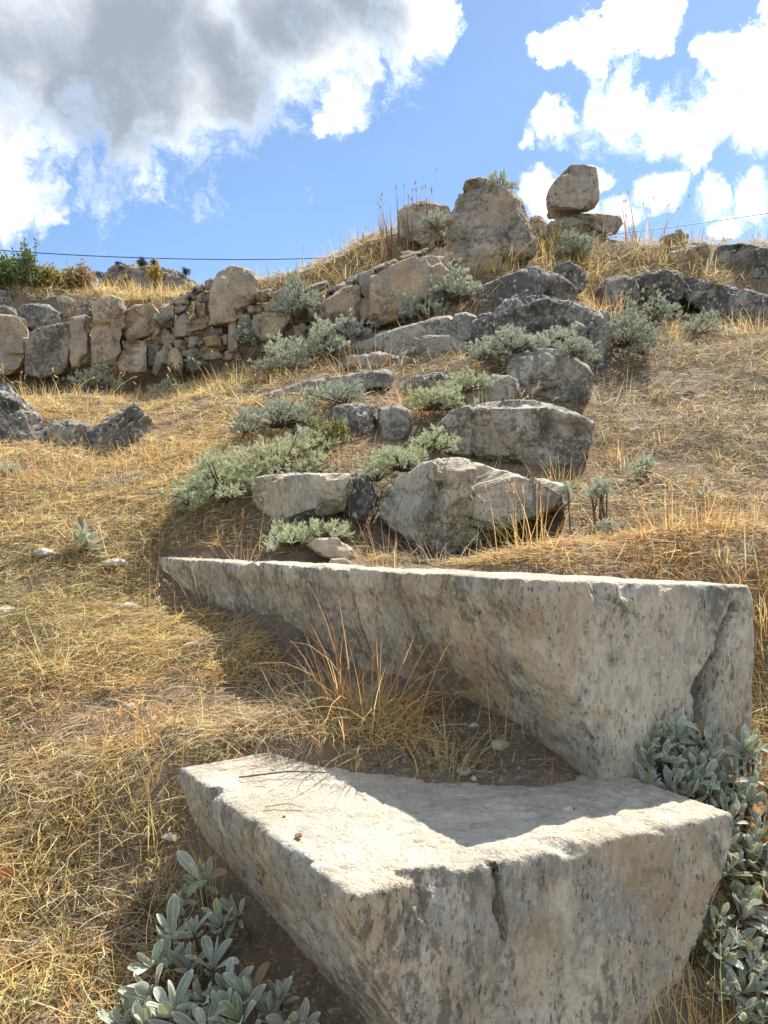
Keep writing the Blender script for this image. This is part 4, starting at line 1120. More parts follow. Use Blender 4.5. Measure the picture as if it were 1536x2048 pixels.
def blade_mesh(P0, az, el, length, width, bend, col, nseg=3, swirl=None, cling=False, flat=None):
    """tapered blades; el = start angle above the horizontal, bend = how far they droop along their length"""
    n = len(P0)
    s = np.linspace(0, 1, nseg + 1)
    P = np.zeros((n, nseg + 1, 3)); P[:, 0] = P0
    a = az.copy()
    for k in range(nseg):
        e = el - bend * (s[k] + s[k + 1]) / 2
        if swirl is not None: a = az + swirl * (s[k] + s[k + 1]) / 2
        dv = np.stack([np.cos(a) * np.cos(e), np.sin(a) * np.cos(e), np.sin(e)], 1)
        P[:, k + 1] = P[:, k] + dv * (length / nseg)[:, None]
    if cling:
        q = P[:, 1:].reshape(-1, 3); g = G(q[:, 0], q[:, 1]).reshape(n, nseg)
        P[:, 1:, 2] = np.maximum(P[:, 1:, 2], g + 0.004 + rng.uniform(0, .02, (n, 1)))
    w = np.stack([-np.sin(a), np.cos(a), rng.normal(size=n) * .5], 1); w /= np.linalg.norm(w, axis=1, keepdims=True)
    if flat is not None: w = flat
    taper = np.array([.8, 1.0, .8, .55, .3][:nseg]) if nseg <= 5 else np.linspace(1, .3, nseg)
    L = P[:, :nseg] - w[:, None] * (width[:, None] * taper)[:, :, None] / 2
    Rr = P[:, :nseg] + w[:, None] * (width[:, None] * taper)[:, :, None] / 2
    V = np.concatenate([np.stack([L, Rr], 2).reshape(n, nseg * 2, 3), P[:, nseg:]], 1)
    nv = nseg * 2 + 1; o = (np.arange(n) * nv)[:, None]
    quads = np.concatenate([o + np.array([2 * k, 2 * k + 1, 2 * k + 3, 2 * k + 2]) for k in range(nseg - 1)], 0) if nseg > 1 else np.zeros((0, 4), int)
    tris = o + np.array([nv - 3, nv - 2, nv - 1])
    return V.reshape(-1, 3), quads, tris, np.repeat(col, nv, 0)


def join_blades(parts):
    Vs, Q, T, C, n = [], [], [], [], 0
    for V, q, t, c in parts:
        Vs.append(V); Q.append(q + n); T.append(t + n); C.append(c); n += len(V)
    return np.concatenate(Vs), np.concatenate(Q), np.concatenate(T), np.concatenate(C)


def scatter(n, y0, y1, u=0.62, uy=None):
    """places on the slope between two distances, evenly per square metre"""
    y = np.sqrt(rng.uniform(y0 * y0, y1 * y1, n)); x = rng.uniform(-u, u, n) * y
    far = rng.uniform(size=n) < .12
    x = np.where(far, np.sign(x) * rng.uniform(u, u * 1.6, n) * y, x)      # thinner beyond the sides of the view
    return x, y


def pick(pal, n): return np.clip(pal[rng.integers(0, len(pal), n)] * np.exp(rng.normal(size=(n, 1)) * .24), 0, .88)


def zone_colors(x, y):
    n = len(x); p = np.stack([x, y, np.zeros(n)], 1)
    c = pick(STRAW, n)
    u = x / y
    def put(mask, pal):
        k = np.where(rng.uniform(size=n) < mask)[0]; c[k] = pick(pal, len(k))
    nz = fbm(p, .7, 3, off=5); n2 = fbm(p, .35, 2, off=6)
    put(sstep(nz, 0, .5) * .7, ORANGE)
    put(sstep(n2, .1, .5) * .55, GREY)
    put(sstep(u, .2, .34) * sstep(y, 2.9, 5) * .75, GREY)             # right slope is greyer
    put(sstep(y, 8.6, 9.6) * .75, YELL)                                # ridge grass is yellow
    put(np.exp(-((u - .33) / .16) ** 2) * sstep(y, 2.5, 2.8) * sstep(-y, -4.2, -3.2) * .5, ORANGE)
    put(np.exp(-(((x + 1.55) / .45) ** 2 + ((y - 3.3) / .6) ** 2)) * .40, OLIVE)
    put(np.exp(-(((x - 2.2) / .5) ** 2 + ((y - 4.4) / .4) ** 2)) * .5, OLIVE)
    n4 = fbm(p, 1.1, 3, off=15); n5 = fbm(p, .8, 3, off=16)
    put(sstep(n4, .05, .4) * .3 * sstep(u, -.25, .1), BROWN); put(sstep(n5, .15, .5) * .15, OLIVE)
    put(sstep(u, .2, .34) * sstep(y, 3.2, 4.5) * sstep(-y, -8.6, -7.8) * (.25 + .35 * sstep(n5, -.3, .3)), BROWN)
    spine = np.exp(-((u - .06) / .17) ** 2) * sstep(y, 2.9, 3.4) * sstep(-y, -8.6, -8.0)
    put(spine * .62, BROWN); put(spine * .22, DARK)
    put(sstep(u, .2, .3) * sstep(y, 4.2, 6) * sstep(-y, -8.6, -8.0) * .35, BROWN)
    put(np.full(n, .05), OLIVE); put(np.full(n, .11) + .2 * sstep(fbm(p, .22, 2, off=7), .1, .5), DARK); put(np.full(n, .10), BLEACH)
    return c


def bare(x, y):
    """1 where soil shows: the hollow under the second row, the soil heap on the front block, trodden spots"""
    p = np.stack([x, y, np.zeros(len(x))], 1)
    b = .88 * np.exp(-(((x - .40) / .20) ** 2 + ((y - 1.93) / .15) ** 2))
    b = np.maximum(b, .5 * np.exp(-(((x - .2) / .2) ** 2 + ((y - 2.15) / .15) ** 2)))
    b = np.maximum(b, .95 * np.exp(-(((x + .18) / .34) ** 2 + ((y - 1.52) / .27) ** 2)))
    b = np.maximum(b, .8 * sstep(fbm(p, .38, 3, off=8), .05, .4))
    b = np.maximum(b, .72 * sstep(x / y, .18, .3) * sstep(y, 4.6, 5.6) * sstep(fbm(p, .4, 2, off=9), -.2, .3))
    b = np.maximum(b, .5 * np.exp(-((x / y - .06) / .16) ** 2) * sstep(y, 2.9, 3.4) * sstep(-y, -8.4, -7.6))
    return b


def gentle(x, y):
    return (x / y > -.08) | (y < 8.2) | (y > 9.42) | (np.hypot(G(x + .04, y, False) - G(x - .04, y, False), G(x, y + .04, False) - G(x, y - .04, False)) / .08 < 1.05)


def build_grass():
    lay, stand = [], []
    for (y0, y1, n, l0, l1, w0, w1, sg) in [(1.25, 2.3, 36000, .03, .15, .0012, .0030, 3), (2.3, 3.6, 44000, .03, .14, .0014, .0034, 3),
                                            (3.6, 5.6, 50000, .04, .15, .002, .0045, 2), (5.6, 8.4, 42000, .07, .2, .003, .006, 2), (8.4, 11.5, 40000, .08, .22, .004, .008, 2)]:
        x, y = scatter(int(n * 1.5), y0, y1)
        keep = (~occupied(x, y)) & (rng.uniform(size=len(x)) > bare(x, y)) & gentle(x, y); x, y = x[keep], y[keep]
        n = len(x)
        z = G(x, y) + rng.uniform(0, .022, n)
        p = np.stack([x, y, z], 1)
        lay_az = fbm(np.stack([x, y, 0 * x], 1), .5, 2, off=12) * 4 + rng.normal(size=n) * 1.7
        lay.append(blade_mesh(p, lay_az, np.abs(rng.normal(size=n)) ** 1.5 * .18 + .02, rng.uniform(l0, l1, n), rng.uniform(w0, w1, n), rng.uniform(0, .7, n), zone_colors(x, y), sg, rng.normal(size=n) * .9, cling=True))
    V, Q, T, C = join_blades(lay)
    tag(obj('dry_grass', mesh_from('dry_grass', V, [Q, T], M_STRAW, smooth=False, attrs={'col': C})), 'matted dry straw and trampled grass covering the slope', 'grass', kind='stuff')
    for (y0, y1, n, l0, l1, w0, w1, sg) in [(1.3, 2.4, 3000, .03, .13, .0011, .0022, 4), (2.4, 4, 3600, .03, .13, .0014, .0026, 3), (4, 6.5, 6000, .05, .17, .002, .004, 3), (6.5, 9, 9000, .08, .22, .003, .0055, 3), (1.3, 3, 260, .2, .4, .0014, .0024, 5), (3, 8, 600, .15, .4, .0022, .004, 4), (9.0, 11.5, 24000, .12, .34, .0035, .007, 3)]:
        x, y = scatter(int(n * 1.4), y0, y1)
        p0 = np.stack([x, y, 0 * x], 1)
        clump = sstep(fbm(p0, .3, 3, off=21), -.15, .45)
        keep = (~occupied(x, y)) & (rng.uniform(size=len(x)) > bare(x, y)) & (rng.uniform(size=len(x)) < .15 + .85 * clump) & gentle(x, y); x, y = x[keep], y[keep]
        n = len(x)
        p = np.stack([x, y, G(x, y) - .01], 1)
        stand.append(blade_mesh(p, rng.uniform(0, 6.28, n), rng.uniform(.7, 1.5, n), rng.uniform(l0, l1, n), rng.uniform(w0, w1, n), np.abs(rng.normal(size=n)) * .9, zone_colors(x, y), sg, rng.normal(size=n) * .4))
    # rooted clumps of different kinds break up the mat
    cx, cy = scatter(900, 1.6, 9.5)
    w = np.where(cx / cy > .18, 1.0, .45); k = (~occupied(cx, cy)) & gentle(cx, cy) & (rng.uniform(size=len(cx)) < w); cx, cy = cx[k], cy[k]
    m = 34; nc = len(cx)
    sp = np.repeat(rng.uniform(.015, .07, nc) * np.clip(cy / 4, .6, 1.5), m)
    x = np.repeat(cx, m) + rng.normal(size=nc * m) * sp; y = np.repeat(cy, m) + rng.normal(size=nc * m) * sp * .8
    pals = [BROWN, GREY, BROWN, ORANGE, OLIVE, DARK, STRAW]
    which = rng.integers(0, len(pals), nc)
    col = np.concatenate([pick(pals[i], m) for i in which])
    az = np.arctan2(y - np.repeat(cy, m), x - np.repeat(cx, m)) + rng.normal(size=nc * m) * .6
    ln = np.repeat(rng.uniform(.05, .17, nc), m) * rng.uniform(.5, 1.2, nc * m)
    k = ~occupied(x, y); x, y, az, ln, col = x[k], y[k], az[k], ln[k], col[k]; n = len(x)
    stand.append(blade_mesh(np.stack([x, y, G(x, y) - .008], 1), az, rng.uniform(.35, 1.4, n), ln, rng.uniform(.0014, .003, n) * np.clip(y / 3, .7, 2.2), np.abs(rng.normal(size=n)) * 1.2, col, 3, rng.normal(size=n) * .6))
    V, Q, T, C = join_blades(stand)
    tag(obj('standing_grass', mesh_from('standing_grass', V, [Q, T], M_STRAW, smooth=False, attrs={'col': C})), 'thin standing blades of dry grass scattered over the slope', 'grass', kind='stuff')


build_grass()


def tuft(px, py, d, n, l0, l1, w0, w1, spread, pal, label, seed, tilt=.45, bend=.9, seeds=0, cat='grass', name='grass_tuft', lean=(0, 0)):
    """one clump of dry grass or dead weed: its blades, and the seed heads at their tips"""
    global rng
    keep = rng; rng = np.random.default_rng(seed)
    x0, y0 = W(px, py, d)[:2]
    x = x0 + rng.normal(size=n) * spread; y = y0 + rng.normal(size=n) * spread * .7
    p = np.stack([x, y, G(x, y) - .008], 1)
    az = np.arctan2(y - y0 + rng.normal(size=n) * spread * .6 + lean[1], x - x0 + rng.normal(size=n) * spread * .6 + lean[0])
    L = rng.uniform(l0, l1, n)
    el = np.clip(math.pi / 2 - np.abs(rng.normal(size=n)) * tilt, .15, 1.55); bd = np.abs(rng.normal(size=n)) * bend
    parts = [blade_mesh(p, az, el, L, rng.uniform(w0, w1, n), bd, pick(pal, n), 5, rng.normal(size=n) * .4)]
    V = parts[0][0].reshape(n, -1, 3)
    if seeds:
        k = np.argsort(-L)[:seeds]
        tips = V[k, -1]; pre = V[k, -2] * .5 + V[k, -3] * .5
        dv = tips - pre; dv /= np.linalg.norm(dv, axis=1, keepdims=True)
        m = 12; t = np.tile(np.linspace(-.045, .0, m), len(k))[:, None]
        sp = np.repeat(tips, m, 0) + np.repeat(dv, m, 0) * t * min(1.0, l1 * 3)
        aa = rng.uniform(0, 6.28, len(sp)); 
        parts.append(blade_mesh(sp, aa, rng.uniform(.2, 1.2, len(sp)), rng.uniform(.008, .016, len(sp)) * max(1, d / 5), np.full(len(sp), .0035) * max(1, d / 4.5), np.zeros(len(sp)), pick(pal, len(sp)) * .9, 2))
    V, Q, T, C = join_blades(parts)
    b = np.array([x0, y0, Gz(x0, y0)])
    o = empty(name, tuple(b), label, cat)
    bl = obj('blades', mesh_from('blades', V - b, [Q, T], M_STRAW, smooth=False, attrs={'col': C}), parent=o); bl['kind'] = 'stuff'
    rng = keep
    return o


RUST = np.array([(0.60, 0.32, 0.14), (0.66, 0.40, 0.18), (0.50, 0.26, 0.11), (0.66, 0.48, 0.25), (0.56, 0.37, 0.19)])
PALE = np.array([(0.62, 0.52, 0.30), (0.55, 0.46, 0.22), (0.50, 0.45, 0.20)])
DKB = np.array([(0.24, 0.16, 0.10), (0.30, 0.20, 0.12), (0.36, 0.22, 0.11)])


def build_tufts():
    tuft(735, 1500, 2.06, 76, .12, .46, .0018, .0042, .10, np.concatenate([RUST, ORANGE, STRAW[:2]]), 'tall rust-coloured grass tuft in front of the second seat row', 1, .42, 1.5)
    tuft(690, 1480, 2.15, 26, .22, .44, .0035, .006, .03, RUST, 'upright red-brown stalks just left of the tall rust-coloured tuft', 101, .22, .7)
    tuft(660, 1500, 2.1, 240, .06, .20, .0014, .0026, .13, GREY, 'grey tangle of dead grass around the foot of the rust-coloured tuft', 102, .9, 1.3)
    tuft(560, 1540, 1.98, 200, .04, .13, .0012, .0022, .11, PALE, 'pale fringe of grass along the back rim of the front block', 103, .9, 1.0)
    tuft(1120, 1560, 1.83, 160, .04, .12, .0012, .0020, .07, DKB, 'dark fringe of dead roots hanging over the shaded back rim of the front block', 104, .9, 1.6)
    tuft(1050, 1500, 1.93, 170, .03, .11, .0012, .0022, .10, np.concatenate([GREY, DKB]), 'matted dead roots and straw on the bare soil under the second row', 105, 1.3, .4)
    tuft(920, 1420, 2.12, 120, .04, .14, .0012, .0024, .09, np.concatenate([GREY, STRAW]), 'thin dead grass where the bare soil meets the arching tan blades', 106, 1.1, .8)
    tuft(800, 1475, 2.10, 46, .20, .40, .003, .006, .07, np.concatenate([RUST, ORANGE]), 'arching broad-bladed tan grass leaning right under the second row', 2, .65, 1.5, lean=(.12, 0))
    tuft(900, 1560, 1.86, 55, .08, .19, .002, .0035, .025, PALE, 'pale straw tuft at the back edge of the front block', 3, .7, .5)
    tuft(830, 1520, 1.96, 190, .04, .15, .0012, .0024, .13, STRAW, 'broken straw strewn between the rust-coloured tuft and the bare soil', 107, 1.2, .6)
    tuft(1010, 1500, 1.95, 7, .15, .26, .002, .003, .02, STRAW, 'few thin tan stalks on the bare soil under the second row', 4, .2, .4)
    tuft(425, 1770, 1.80, 26, .14, .25, .002, .004, .018, YELL, 'golden stalks rising along the left side of the front block', 5, .22, .6, seeds=8)
    tuft(300, 1640, 2.0, 60, .12, .28, .0018, .0032, .05, YELL, 'golden tuft left of the back corner of the front block', 6, .55, .7)
    tuft(295, 1505, 2.22, 30, .06, .14, .003, .006, .03, ORANGE, 'orange-brown dead herb in the left foreground grass', 7, .6, .5, seeds=14, name='dead_herb')
    tuft(485, 1085, 3.7, 26, .12, .28, .003, .005, .05, RUST, 'dead rust-brown herb with curled heads behind the left of the second row', 8, .45, .8, seeds=16, name='dead_herb')
    tuft(415, 1180, 3.42, 22, .14, .34, .002, .004, .06, RUST, 'brown stalks in front of the far left end of the second row', 9, .35, .6, seeds=6)
    tuft(765, 1130, 3.05, 34, .12, .30, .0022, .004, .05, RUST, 'slender orange stalks left of the wedge-shaped block foot', 10, .4, .6)
    tuft(1065, 1140, 2.95, 60, .10, .33, .0022, .004, .08, ORANGE, 'bright orange grass with seed heads right of the wedge block foot', 11, .45, .6, seeds=12)
    tuft(890, 1100, 3.25, 160, .10, .24, .0018, .003, .12, GREY, 'grey drooping grass fringe in the shade under the wedge-shaped block', 12, .7, 1.6)
    tuft(830, 805, 5.5, 120, .14, .34, .004, .006, .10, ORANGE, 'upright orange grass clump between the fourth and fifth rows', 13, .35, .4)
    tuft(1235, 900, 4.7, 80, .08, .20, .003, .005, .07, ORANGE, 'orange grass clump at the right end of the lichen-speckled block', 14, .6, .7)
    tuft(1340, 1125, 2.85, 75, .08, .24, .002, .004, .06, ORANGE, 'orange tuft just above the right end of the second row', 15, .4, .5, seeds=14)
    tuft(1420, 1130, 2.85, 65, .08, .26, .002, .004, .06, ORANGE, 'second orange tuft above the second row, nearer the right edge', 16, .4, .5, seeds=14)
    tuft(1500, 1110, 2.95, 40, .10, .26, .0025, .004, .05, RUST, 'reddish feathery weed at the right edge above the second row', 17, .4, .6, seeds=14)
    tuft(1520, 1300, 2.5, 90, .10, .26, .002, .004, .06, STRAW, 'straw tuft at the right edge beside the second seat block', 18, .5, .8)
    tuft(70, 950, 5.2, 80, .2, .55, .003, .006, .22, RUST, 'reddish weeds in front of the jagged left outcrop', 19, .4, .6, seeds=22)
    tuft(170, 930, 5.3, 60, .18, .45, .003, .005, .25, STRAW, 'straw stalks in front of the low dark left rock', 20, .45, .6, seeds=10)
    tuft(310, 910, 5.5, 90, .10, .32, .003, .005, .12, ORANGE, 'drooping orange grass at the right foot of the peaked left rock', 21, .7, 1.0)
    tuft(790, 455, 9.6, 16, .55, .95, .022, .030, .10, DKB, 'dark spiky dead stems against the sky on the ridge', 22, .12, .15, seeds=9, name='dead_weed')
    tuft(830, 445, 9.6, 16, .5, .9, .022, .030, .14, DKB, 'second cluster of dark spikes behind the squared brown rock', 23, .14, .2, seeds=9, name='dead_weed')
    tuft(825, 470, 9.4, 260, .15, .42, .004, .008, .25, YELL, 'golden grass patch in front of the squared brown rock', 24, .45, .7)
    tuft(525, 552, 9.9, 16, .12, .30, .006, .011, .04, np.array([(0.42, .32, .18), (.35, .30, .16)]), 'small feathery weed alone on the wall top under the cable', 25, .35, .4, seeds=8, name='weed')
    tuft(545, 562, 9.7, 160, .12, .34, .004, .008, .3, YELL, 'yellow grass along the wall top right of the large boulder', 26, .5, .7)
    tuft(690, 545, 9.5, 200, .12, .38, .004, .008, .35, YELL, 'yellow grass on the crest where the cable meets the hill', 27, .5, .7)
    tuft(1285, 492, 10.3, 26, .35, .7, .016, .022, .22, DKB * 1.4, 'wispy branching weeds on the skyline right of the jutting slab', 28, .35, .5, seeds=14, name='weed')
    tuft(1130, 500, 9.7, 260, .15, .45, .004, .008, .35, YELL, 'golden grass between the standing stone and the jutting slab', 29, .4, .6)
    tuft(1345, 535, 9.9, 220, .12, .30, .004, .008, .3, YELL, 'golden grass swath below the pale ridge rock', 30, .5, .8)
    tuft(980, 530, 8.75, 160, .15, .42, .004, .007, .25, YELL, 'dry grass at the foot of the standing stone', 31, .35, .5)
    tuft(1220, 585, 8.4, 200, .15, .4, .004, .007, .3, ORANGE, 'rust-tinted grass between the pointed grey rock and the dark ledge', 32, .5, .7)
    tuft(1500, 655, 7.9, 120, .2, .45, .004, .007, .2, STRAW, 'drooping straw clump at the right end of the dark ledge', 33, .6, 1.0)
    tuft(1345, 655, 7.6, 50, .12, .28, .004, .007, .08, YELL, 'small fan of yellow grass below the dark ledge', 34, .6, .3)
    tuft(1300, 2020, 1.52, 46, .10, .24, .0016, .003, .06, PALE, 'greenish straw tuft at the lower right corner of the front block', 35, .5, .7)
    tuft(1258, 2035, 1.50, 3, .24, .30, .0016, .0024, .008, PALE, 'single tall bent stalk in front of the end of the front block', 36, .10, .5, seeds=2, name='grass_stalk')
    tuft(1400, 1960, 1.58, 60, .08, .22, .0016, .003, .07, STRAW, 'thin straw stalks between the front block and the right woolly plant', 37, .6, .8)
    tuft(700, 925, 4.5, 40, .12, .32, .0028, .005, .09, RUST, 'loose rust stalks in front of the dark lichened seat block', 201, .4, .6, seeds=8)
    tuft(960, 955, 4.35, 70, .12, .30, .0026, .0045, .16, GREY, 'grey wiry grass at the foot of the lichen-speckled block', 202, .5, 1.0)
    tuft(1125, 960, 4.3, 50, .12, .34, .0026, .0045, .08, STRAW, 'straw stalks below the right half of the lichen-speckled block', 203, .35, .6)
    tuft(985, 830, 5.35, 60, .12, .36, .003, .005, .14, STRAW, 'tall straw stalks between the speckled block and the rounded block end', 204, .35, .7, seeds=8)
    tuft(700, 1010, 3.95, 30, .12, .30, .0024, .004, .06, STRAW, 'yellowish stalks in front of the dark gap rock of the third row', 205, .45, .8)
    tuft(1215, 790, 5.9, 90, .12, .34, .003, .005, .14, GREY, 'grey dead grass right of the rounded seat block end', 206, .5, .9)
    tuft(640, 790, 6.1, 60, .12, .30, .003, .005, .2, STRAW, 'sparse straw in front of the low narrow slab', 207, .45, .8)
    tuft(300, 1190, 3.4, 9, .3, .5, .0022, .0035, .03, DKB * 1.3, 'thin tall brown stalks above the mossy tan stone', 208, .15, .3)
    tuft(120, 1330, 2.8, 40, .12, .32, .0016, .003, .12, STRAW, 'leaning straw stalks in the middle of the left slope', 209, .6, .5)
    tuft(60, 1130, 3.8, 120, .06, .2, .0022, .0036, .22, OLIVE, 'greenish feathery grass patch at the left edge', 210, .8, .8)
    tuft(1480, 930, 4.6, 110, .05, .14, .0025, .004, .22, OLIVE, 'greenish low grass patch at the right edge of the slope', 211, .8, .8)
    tuft(870, 640, 7.7, 110, .15, .4, .004, .006, .25, RUST, 'brown wiry grass below the big wall slab', 38, .5, .9)
    tuft(740, 720, 6.9, 120, .15, .40, .0035, .006, .25, RUST, 'tangled brown stalks right of the big blue-grey cushion', 39, .5, .9)
    tuft(450, 775, 7.4, 90, .15, .42, .0035, .006, .3, STRAW, 'pale stalks at the foot of the rubble wall', 40, .4, .6, seeds=18)
    tuft(120, 790, 8.1, 120, .15, .4, .004, .006, .5, STRAW, 'dry stalks along the foot of the upright wall slabs', 41, .4, .6, seeds=24)
    tuft(20, 690, 9.0, 160, .2, .5, .004, .007, .2, YELL, 'grass hanging over the leftmost stone of the wall', 42, .5, .9)
    tuft(310, 590, 10.4, 240, .15, .36, .005, .009, .7, YELL, 'yellow grass strip on the wall top below the crag', 43, .5, .6)


build_tufts()

# ------------------------------------------------------------------ small stones and scraps
def pebble(px, py, d, r, mat, label, seed, name='pebble', flat=.7, cat='pebble', on=None):
    rs = np.random.default_rng(seed)
    c = W(px, py, d); rr = r / F * d
    if on is None: c[2] = Gz(c[0], c[1]) + rr * flat * .3
    pts = rs.normal(size=(22, 3)); pts /= np.linalg.norm(pts, axis=1, keepdims=True)
    pts = pts * np.array([rr, rr * rs.uniform(.7, 1), rr * flat]) * rs.uniform(.85, 1.05, (22, 1)) + c
    bm = bmesh.new(); hull_bm(bm, [tuple(p) for p in pts])
    stone(name, bm, rr / 6, mat, label, cat, seed=seed, amp=rr * .06, size=rr * .7, keep=False, splits=0, knap=10)


ZT = H - .62


def on_top(px, py):
    d = .62 * F / (py - HY); return d


def build_small():
    d = on_top(597, 1676); pebble(597, 1671, d, 9, M_PEBBLE, 'small reddish-brown pebble on the sunlit block top', 1, on=1)
    d = on_top(568, 1638); pebble(568, 1634, d, 5, M_DKP, 'tiny dark pebble left of the reddish one on the block top', 2, on=1)
    # snail shell: a coil that tightens upwards
    d = on_top(1137, 1622); c = W(1137, 1619, d); r = 14 / F * d
    pts, rad = [], []
    for k in range(44):
        a = k / 43 * 2.6 * 2 * math.pi; f = 1 - k / 43 * .92
        pts.append(np.array([math.cos(a) * r * .55 * f, math.sin(a) * r * .55 * f, r * (.15 + .75 * (k / 43) ** 1.3)])); rad.append(r * .48 * f + .0003)
    V, Fq = tube(pts, rad, 10)
    tag(obj('snail_shell', mesh_from('snail_shell', V, [Fq], M_SHELL), tuple(c - np.array([0, 0, r * .35]))), 'pale tan snail shell on the shaded block top', 'shell')
    # empty cup-like husk
    d = 1.83; c = W(928, 1572, d); r = 15 / F * d
    pr = [(r * .35, 0), (r * .8, .15 * r), (r, .55 * r), (r * .95, .8 * r), (r * .85, .8 * r), (r * .8, .5 * r), (r * .4, .2 * r), (0.0005, .18 * r)]
    k = 14; an = np.arange(k) / k * 2 * math.pi
    V = np.array([[q * math.cos(a), q * math.sin(a), z] for q, z in pr for a in an])
    idx = np.arange(len(pr) * k).reshape(len(pr), k)
    Fq = np.stack([idx[:-1], np.roll(idx[:-1], -1, 1), np.roll(idx[1:], -1, 1), idx[1:]], -1).reshape(-1, 4)
    c[2] = Gz(c[0], c[1]) + .002
    tag(obj('seed_husk', mesh_from('seed_husk', V, [Fq], M_TANR), tuple(c)), 'small empty brown husk, like a cup, at the back of the front block', 'husk')
    pebble(950, 1573, 1.82, 10, M_PALE, 'pale pebble right of the empty husk', 5)
    pebble(948, 1442, 2.04, 12, M_PALE, 'round white pebble on the bare soil under the second row', 6)
    pebble(842, 1475, 2.02, 10, M_PALE, 'cream pebble at the foot of the arching grass', 7)
    pebble(1000, 1512, 1.93, 24, M_TANR, 'brown flat stone on the soil heap behind the front block', 8, 'small_stone', .6, 'stone')
    pebble(755, 1548, 1.9, 9, M_DKP, 'small grey pebble at the back rim of the front block', 9)
    pebble(640, 1465, 2.2, 14, M_TANR, 'flat tan stone at the base of the rust-coloured tuft', 10, 'small_stone', .4, 'stone')
    pebble(262, 1412, 2.5, 12, M_PALE, 'pale stone in a dark gap of the left foreground grass', 11, 'small_stone', .8, 'stone')
    pebble(295, 1412, 2.5, 14, M_DKP, 'dark stone next to the pale one in the left foreground grass', 12, 'small_stone', .8, 'stone')
    pebble(250, 1376, 2.6, 13, M_DKP, 'dark bluish stone just above the pale and dark pair in the grass', 13, 'small_stone', .8, 'stone')
    pebble(345, 1533, 1.96, 28, M_PALE, 'flat pale stone at the back left corner of the front block', 14, 'small_stone', .3, 'stone')
    pebble(230, 1108, 3.9, 28, M_PALE, 'flat pale stone right of the lone rosette in the left grass', 15, 'small_stone', .4, 'stone')
    pebble(80, 1114, 3.85, 34, M_PALE, 'long pale stone left of the lone rosette', 16, 'small_stone', .35, 'stone')
    pebble(15, 1222, 3.3, 32, M_PALE, 'whitish flat stone at the left edge of the slope', 17, 'small_stone', .35, 'stone')
    pebble(255, 1178, 3.5, 26, M_TANR, 'mossy tan stone under thin upright stalks on the left', 18, 'small_stone', .5, 'stone')
    pebble(160, 1160, 3.6, 14, M_DKP, 'small dark stone between the flat pale stones on the left', 19, 'small_stone', .5, 'stone')
    pebble(1270, 846, 5.2, 14, M_PALE, 'white stone on the right slope level with the lichen-speckled block', 20, 'small_stone', .5, 'stone')
    pebble(1368, 795, 5.8, 15, M_TANR, 'tan round stone high on the open right slope', 21, 'small_stone', .8, 'stone')
    pebble(1380, 776, 6.0, 14, M_DKP, 'grey stone just above the tan round stone', 22, 'small_stone', .6, 'stone')
    pebble(1240, 950, 4.2, 16, M_PALE, 'pale stone beside the bright rosette', 23, 'small_stone', .5, 'stone')
    pebble(1320, 985, 4.0, 20, M_TANR, 'flat buff stone below the bright rosette', 24, 'small_stone', .4, 'stone')
    pebble(730, 730, 6.7, 18, M_TANR, 'rounded tan stone above the low narrow seat slab', 25, 'small_stone', .6, 'stone')
    pebble(600, 850, 5.2, 22, M_DKP, 'dark stone in the middle of the silver cushion strip', 26, 'small_stone', .7, 'stone')
    pebble(1500, 1330, 2.42, 16, M_DKP, 'dark stone half hidden beside the right end of the second row', 27, 'small_stone', .7, 'stone')
    # gravel
    n = 2600
    x, y = scatter(n, 1.3, 7.5, .6); k = ~occupied(x, y); x, y = x[k], y[k]; n = len(x)
    x2 = .42 + rng.normal(size=700) * .2; y2 = 1.93 + rng.normal(size=700) * .12; k = ~occupied(x2, y2)
    x = np.concatenate([x, x2[k]]); y = np.concatenate([y, y2[k]]); n = len(x)
    x3 = .30 + rng.normal(size=2600) * .22; y3 = 1.95 + rng.normal(size=2600) * .13; k = ~occupied(x3, y3); x = np.concatenate([x, x3[k]]); y = np.concatenate([y, y3[k]]); n = len(x)
    s = rng.uniform(.002, .008, n) * np.where(rng.uniform(size=n) < .1, 2, 1) * np.where(rng.uniform(size=n) < .03, 2.2, 1) * np.clip(y / 2.5, .6, 1.6)
    oc = np.array([(1, 0, 0), (-1, 0, 0), (0, 1, 0), (0, -1, 0), (0, 0, 1), (0, 0, -1), (.6, .6, .5), (-.6, .55, -.5)])
    of = np.array([(4, 0, 6), (4, 6, 2), (0, 2, 6), (4, 2, 1), (4, 1, 3), (4, 3, 0), (5, 2, 0), (5, 7, 2), (7, 1, 2), (5, 1, 7), (5, 3, 1), (5, 0, 3)])
    J = oc[None] * s[:, None, None] * rng.uniform(.6, 1.2, (n, len(oc), 1)) * np.array([1, 1, .7])
    V = (np.stack([x, y, G(x, y) + .001], 1)[:, None] + J).reshape(-1, 3)
    T = (of[None] + (np.arange(n) * len(oc))[:, None, None]).reshape(-1, 3)
    tag(obj('gravel', mesh_from('gravel', V, [T], M_TANR, smooth=False)), 'fine scattered gravel and stone chips in the soil', 'gravel', kind='stuff')
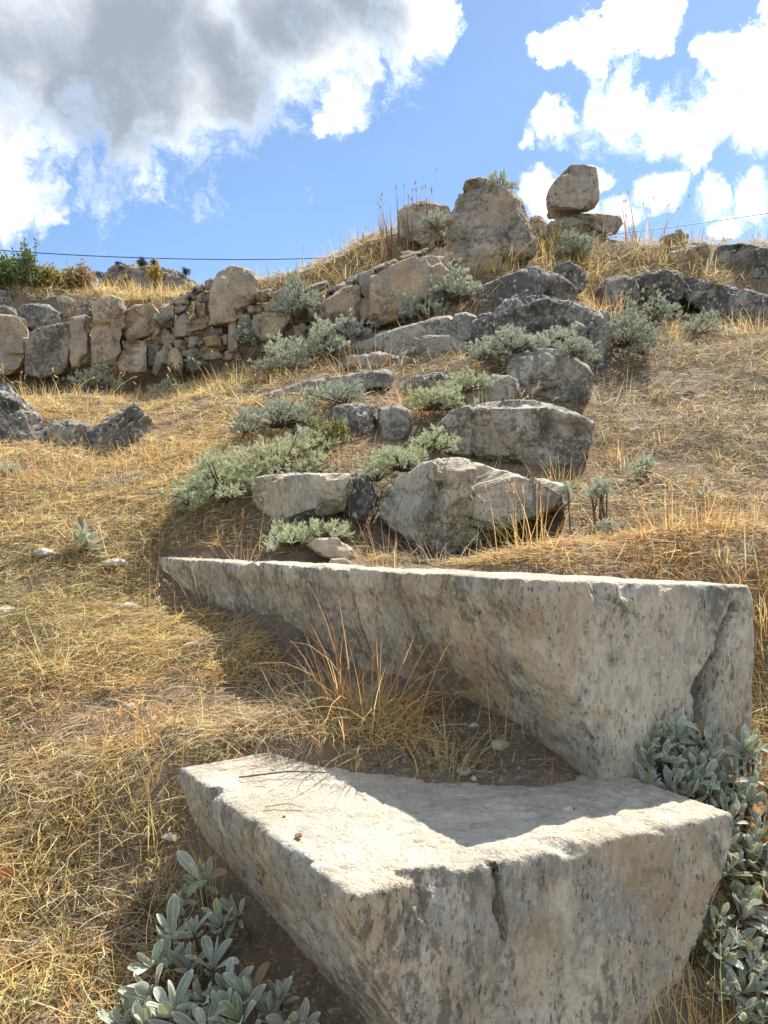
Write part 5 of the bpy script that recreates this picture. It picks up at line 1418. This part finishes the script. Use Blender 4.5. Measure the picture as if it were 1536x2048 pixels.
    # twigs and straws lying on the front block
    def straw(a, b, r, label, seed, mat=M_BARK):
        d0, d1 = on_top(*a), on_top(*b); A, B = W(a[0], a[1], d0), W(b[0], b[1], d1)
        A[2] = B[2] = ZT + .009
        mid = (A + B) / 2 + np.array([.004, .006, .006])
        V, Fq = tube([A, mid, B], [r, r * .9, r * .5], 5)
        tag(obj('dry_twig', mesh_from('dry_twig', V, [Fq], mat)), label, 'twig')
    straw((478, 1562), (660, 1552), .0022, 'thin dark twig along the back of the block top', 1)
    straw((530, 1622), (608, 1623), .0018, 'single golden straw lying on the sunlit block top', 2, M_SHELL)
    # dry leaf at the left edge
    c = W(4, 1768, 1.86); c[2] = Gz(c[0], c[1]) + .03
    V, Fq, E = leaf_arrays(8, 6, .5, .3, 5)
    V = V * np.array([.055, .13, .075]); V[:, 0] -= .025; V[:, 2] += .006 * np.sin(V[:, 0] * 160 + V[:, 1] * 90)
    V = np.stack([V[:, 0], V[:, 2], V[:, 1]], 1) + c
    me = mesh_from('dry_leaf', V, [Fq], simple_mat('dry_leaf', (0.50, 0.20, 0.07), (0.40, 0.15, 0.06), 25))
    tag(obj('dry_leaf', me), 'orange-brown dry leaf at the left edge of the foreground', 'leaf')
    # moss under the right end of the front block and under the wedge block
    def moss(px, py, d, w, h, n, label, seed):
        rs = np.random.default_rng(seed)
        c = W(px, py, d); q = rs.normal(size=(n, 3)) * np.array([w, .03, h]) / F * d * .5 + c
        q[:, 2] = np.maximum(q[:, 2], G(q[:, 0], q[:, 1]))
        V, Fq, cc = leaf_quads(q, .011, rs, [(0.07, 0.075, 0.02), (0.12, 0.11, 0.03), (0.10, 0.12, 0.03)], up=.8)
        tag(obj('moss', mesh_from('moss', V, [Fq], M_SHRUB, attrs={'col': cc})), label, 'moss', kind='stuff')
    moss(1290, 1900, 1.60, 130, 70, 2600, 'dark green moss at the lower right foot of the front block', 1)
    moss(1010, 1075, 3.38, 140, 50, 2600, 'olive moss under the wedge-shaped block', 2)


build_small()
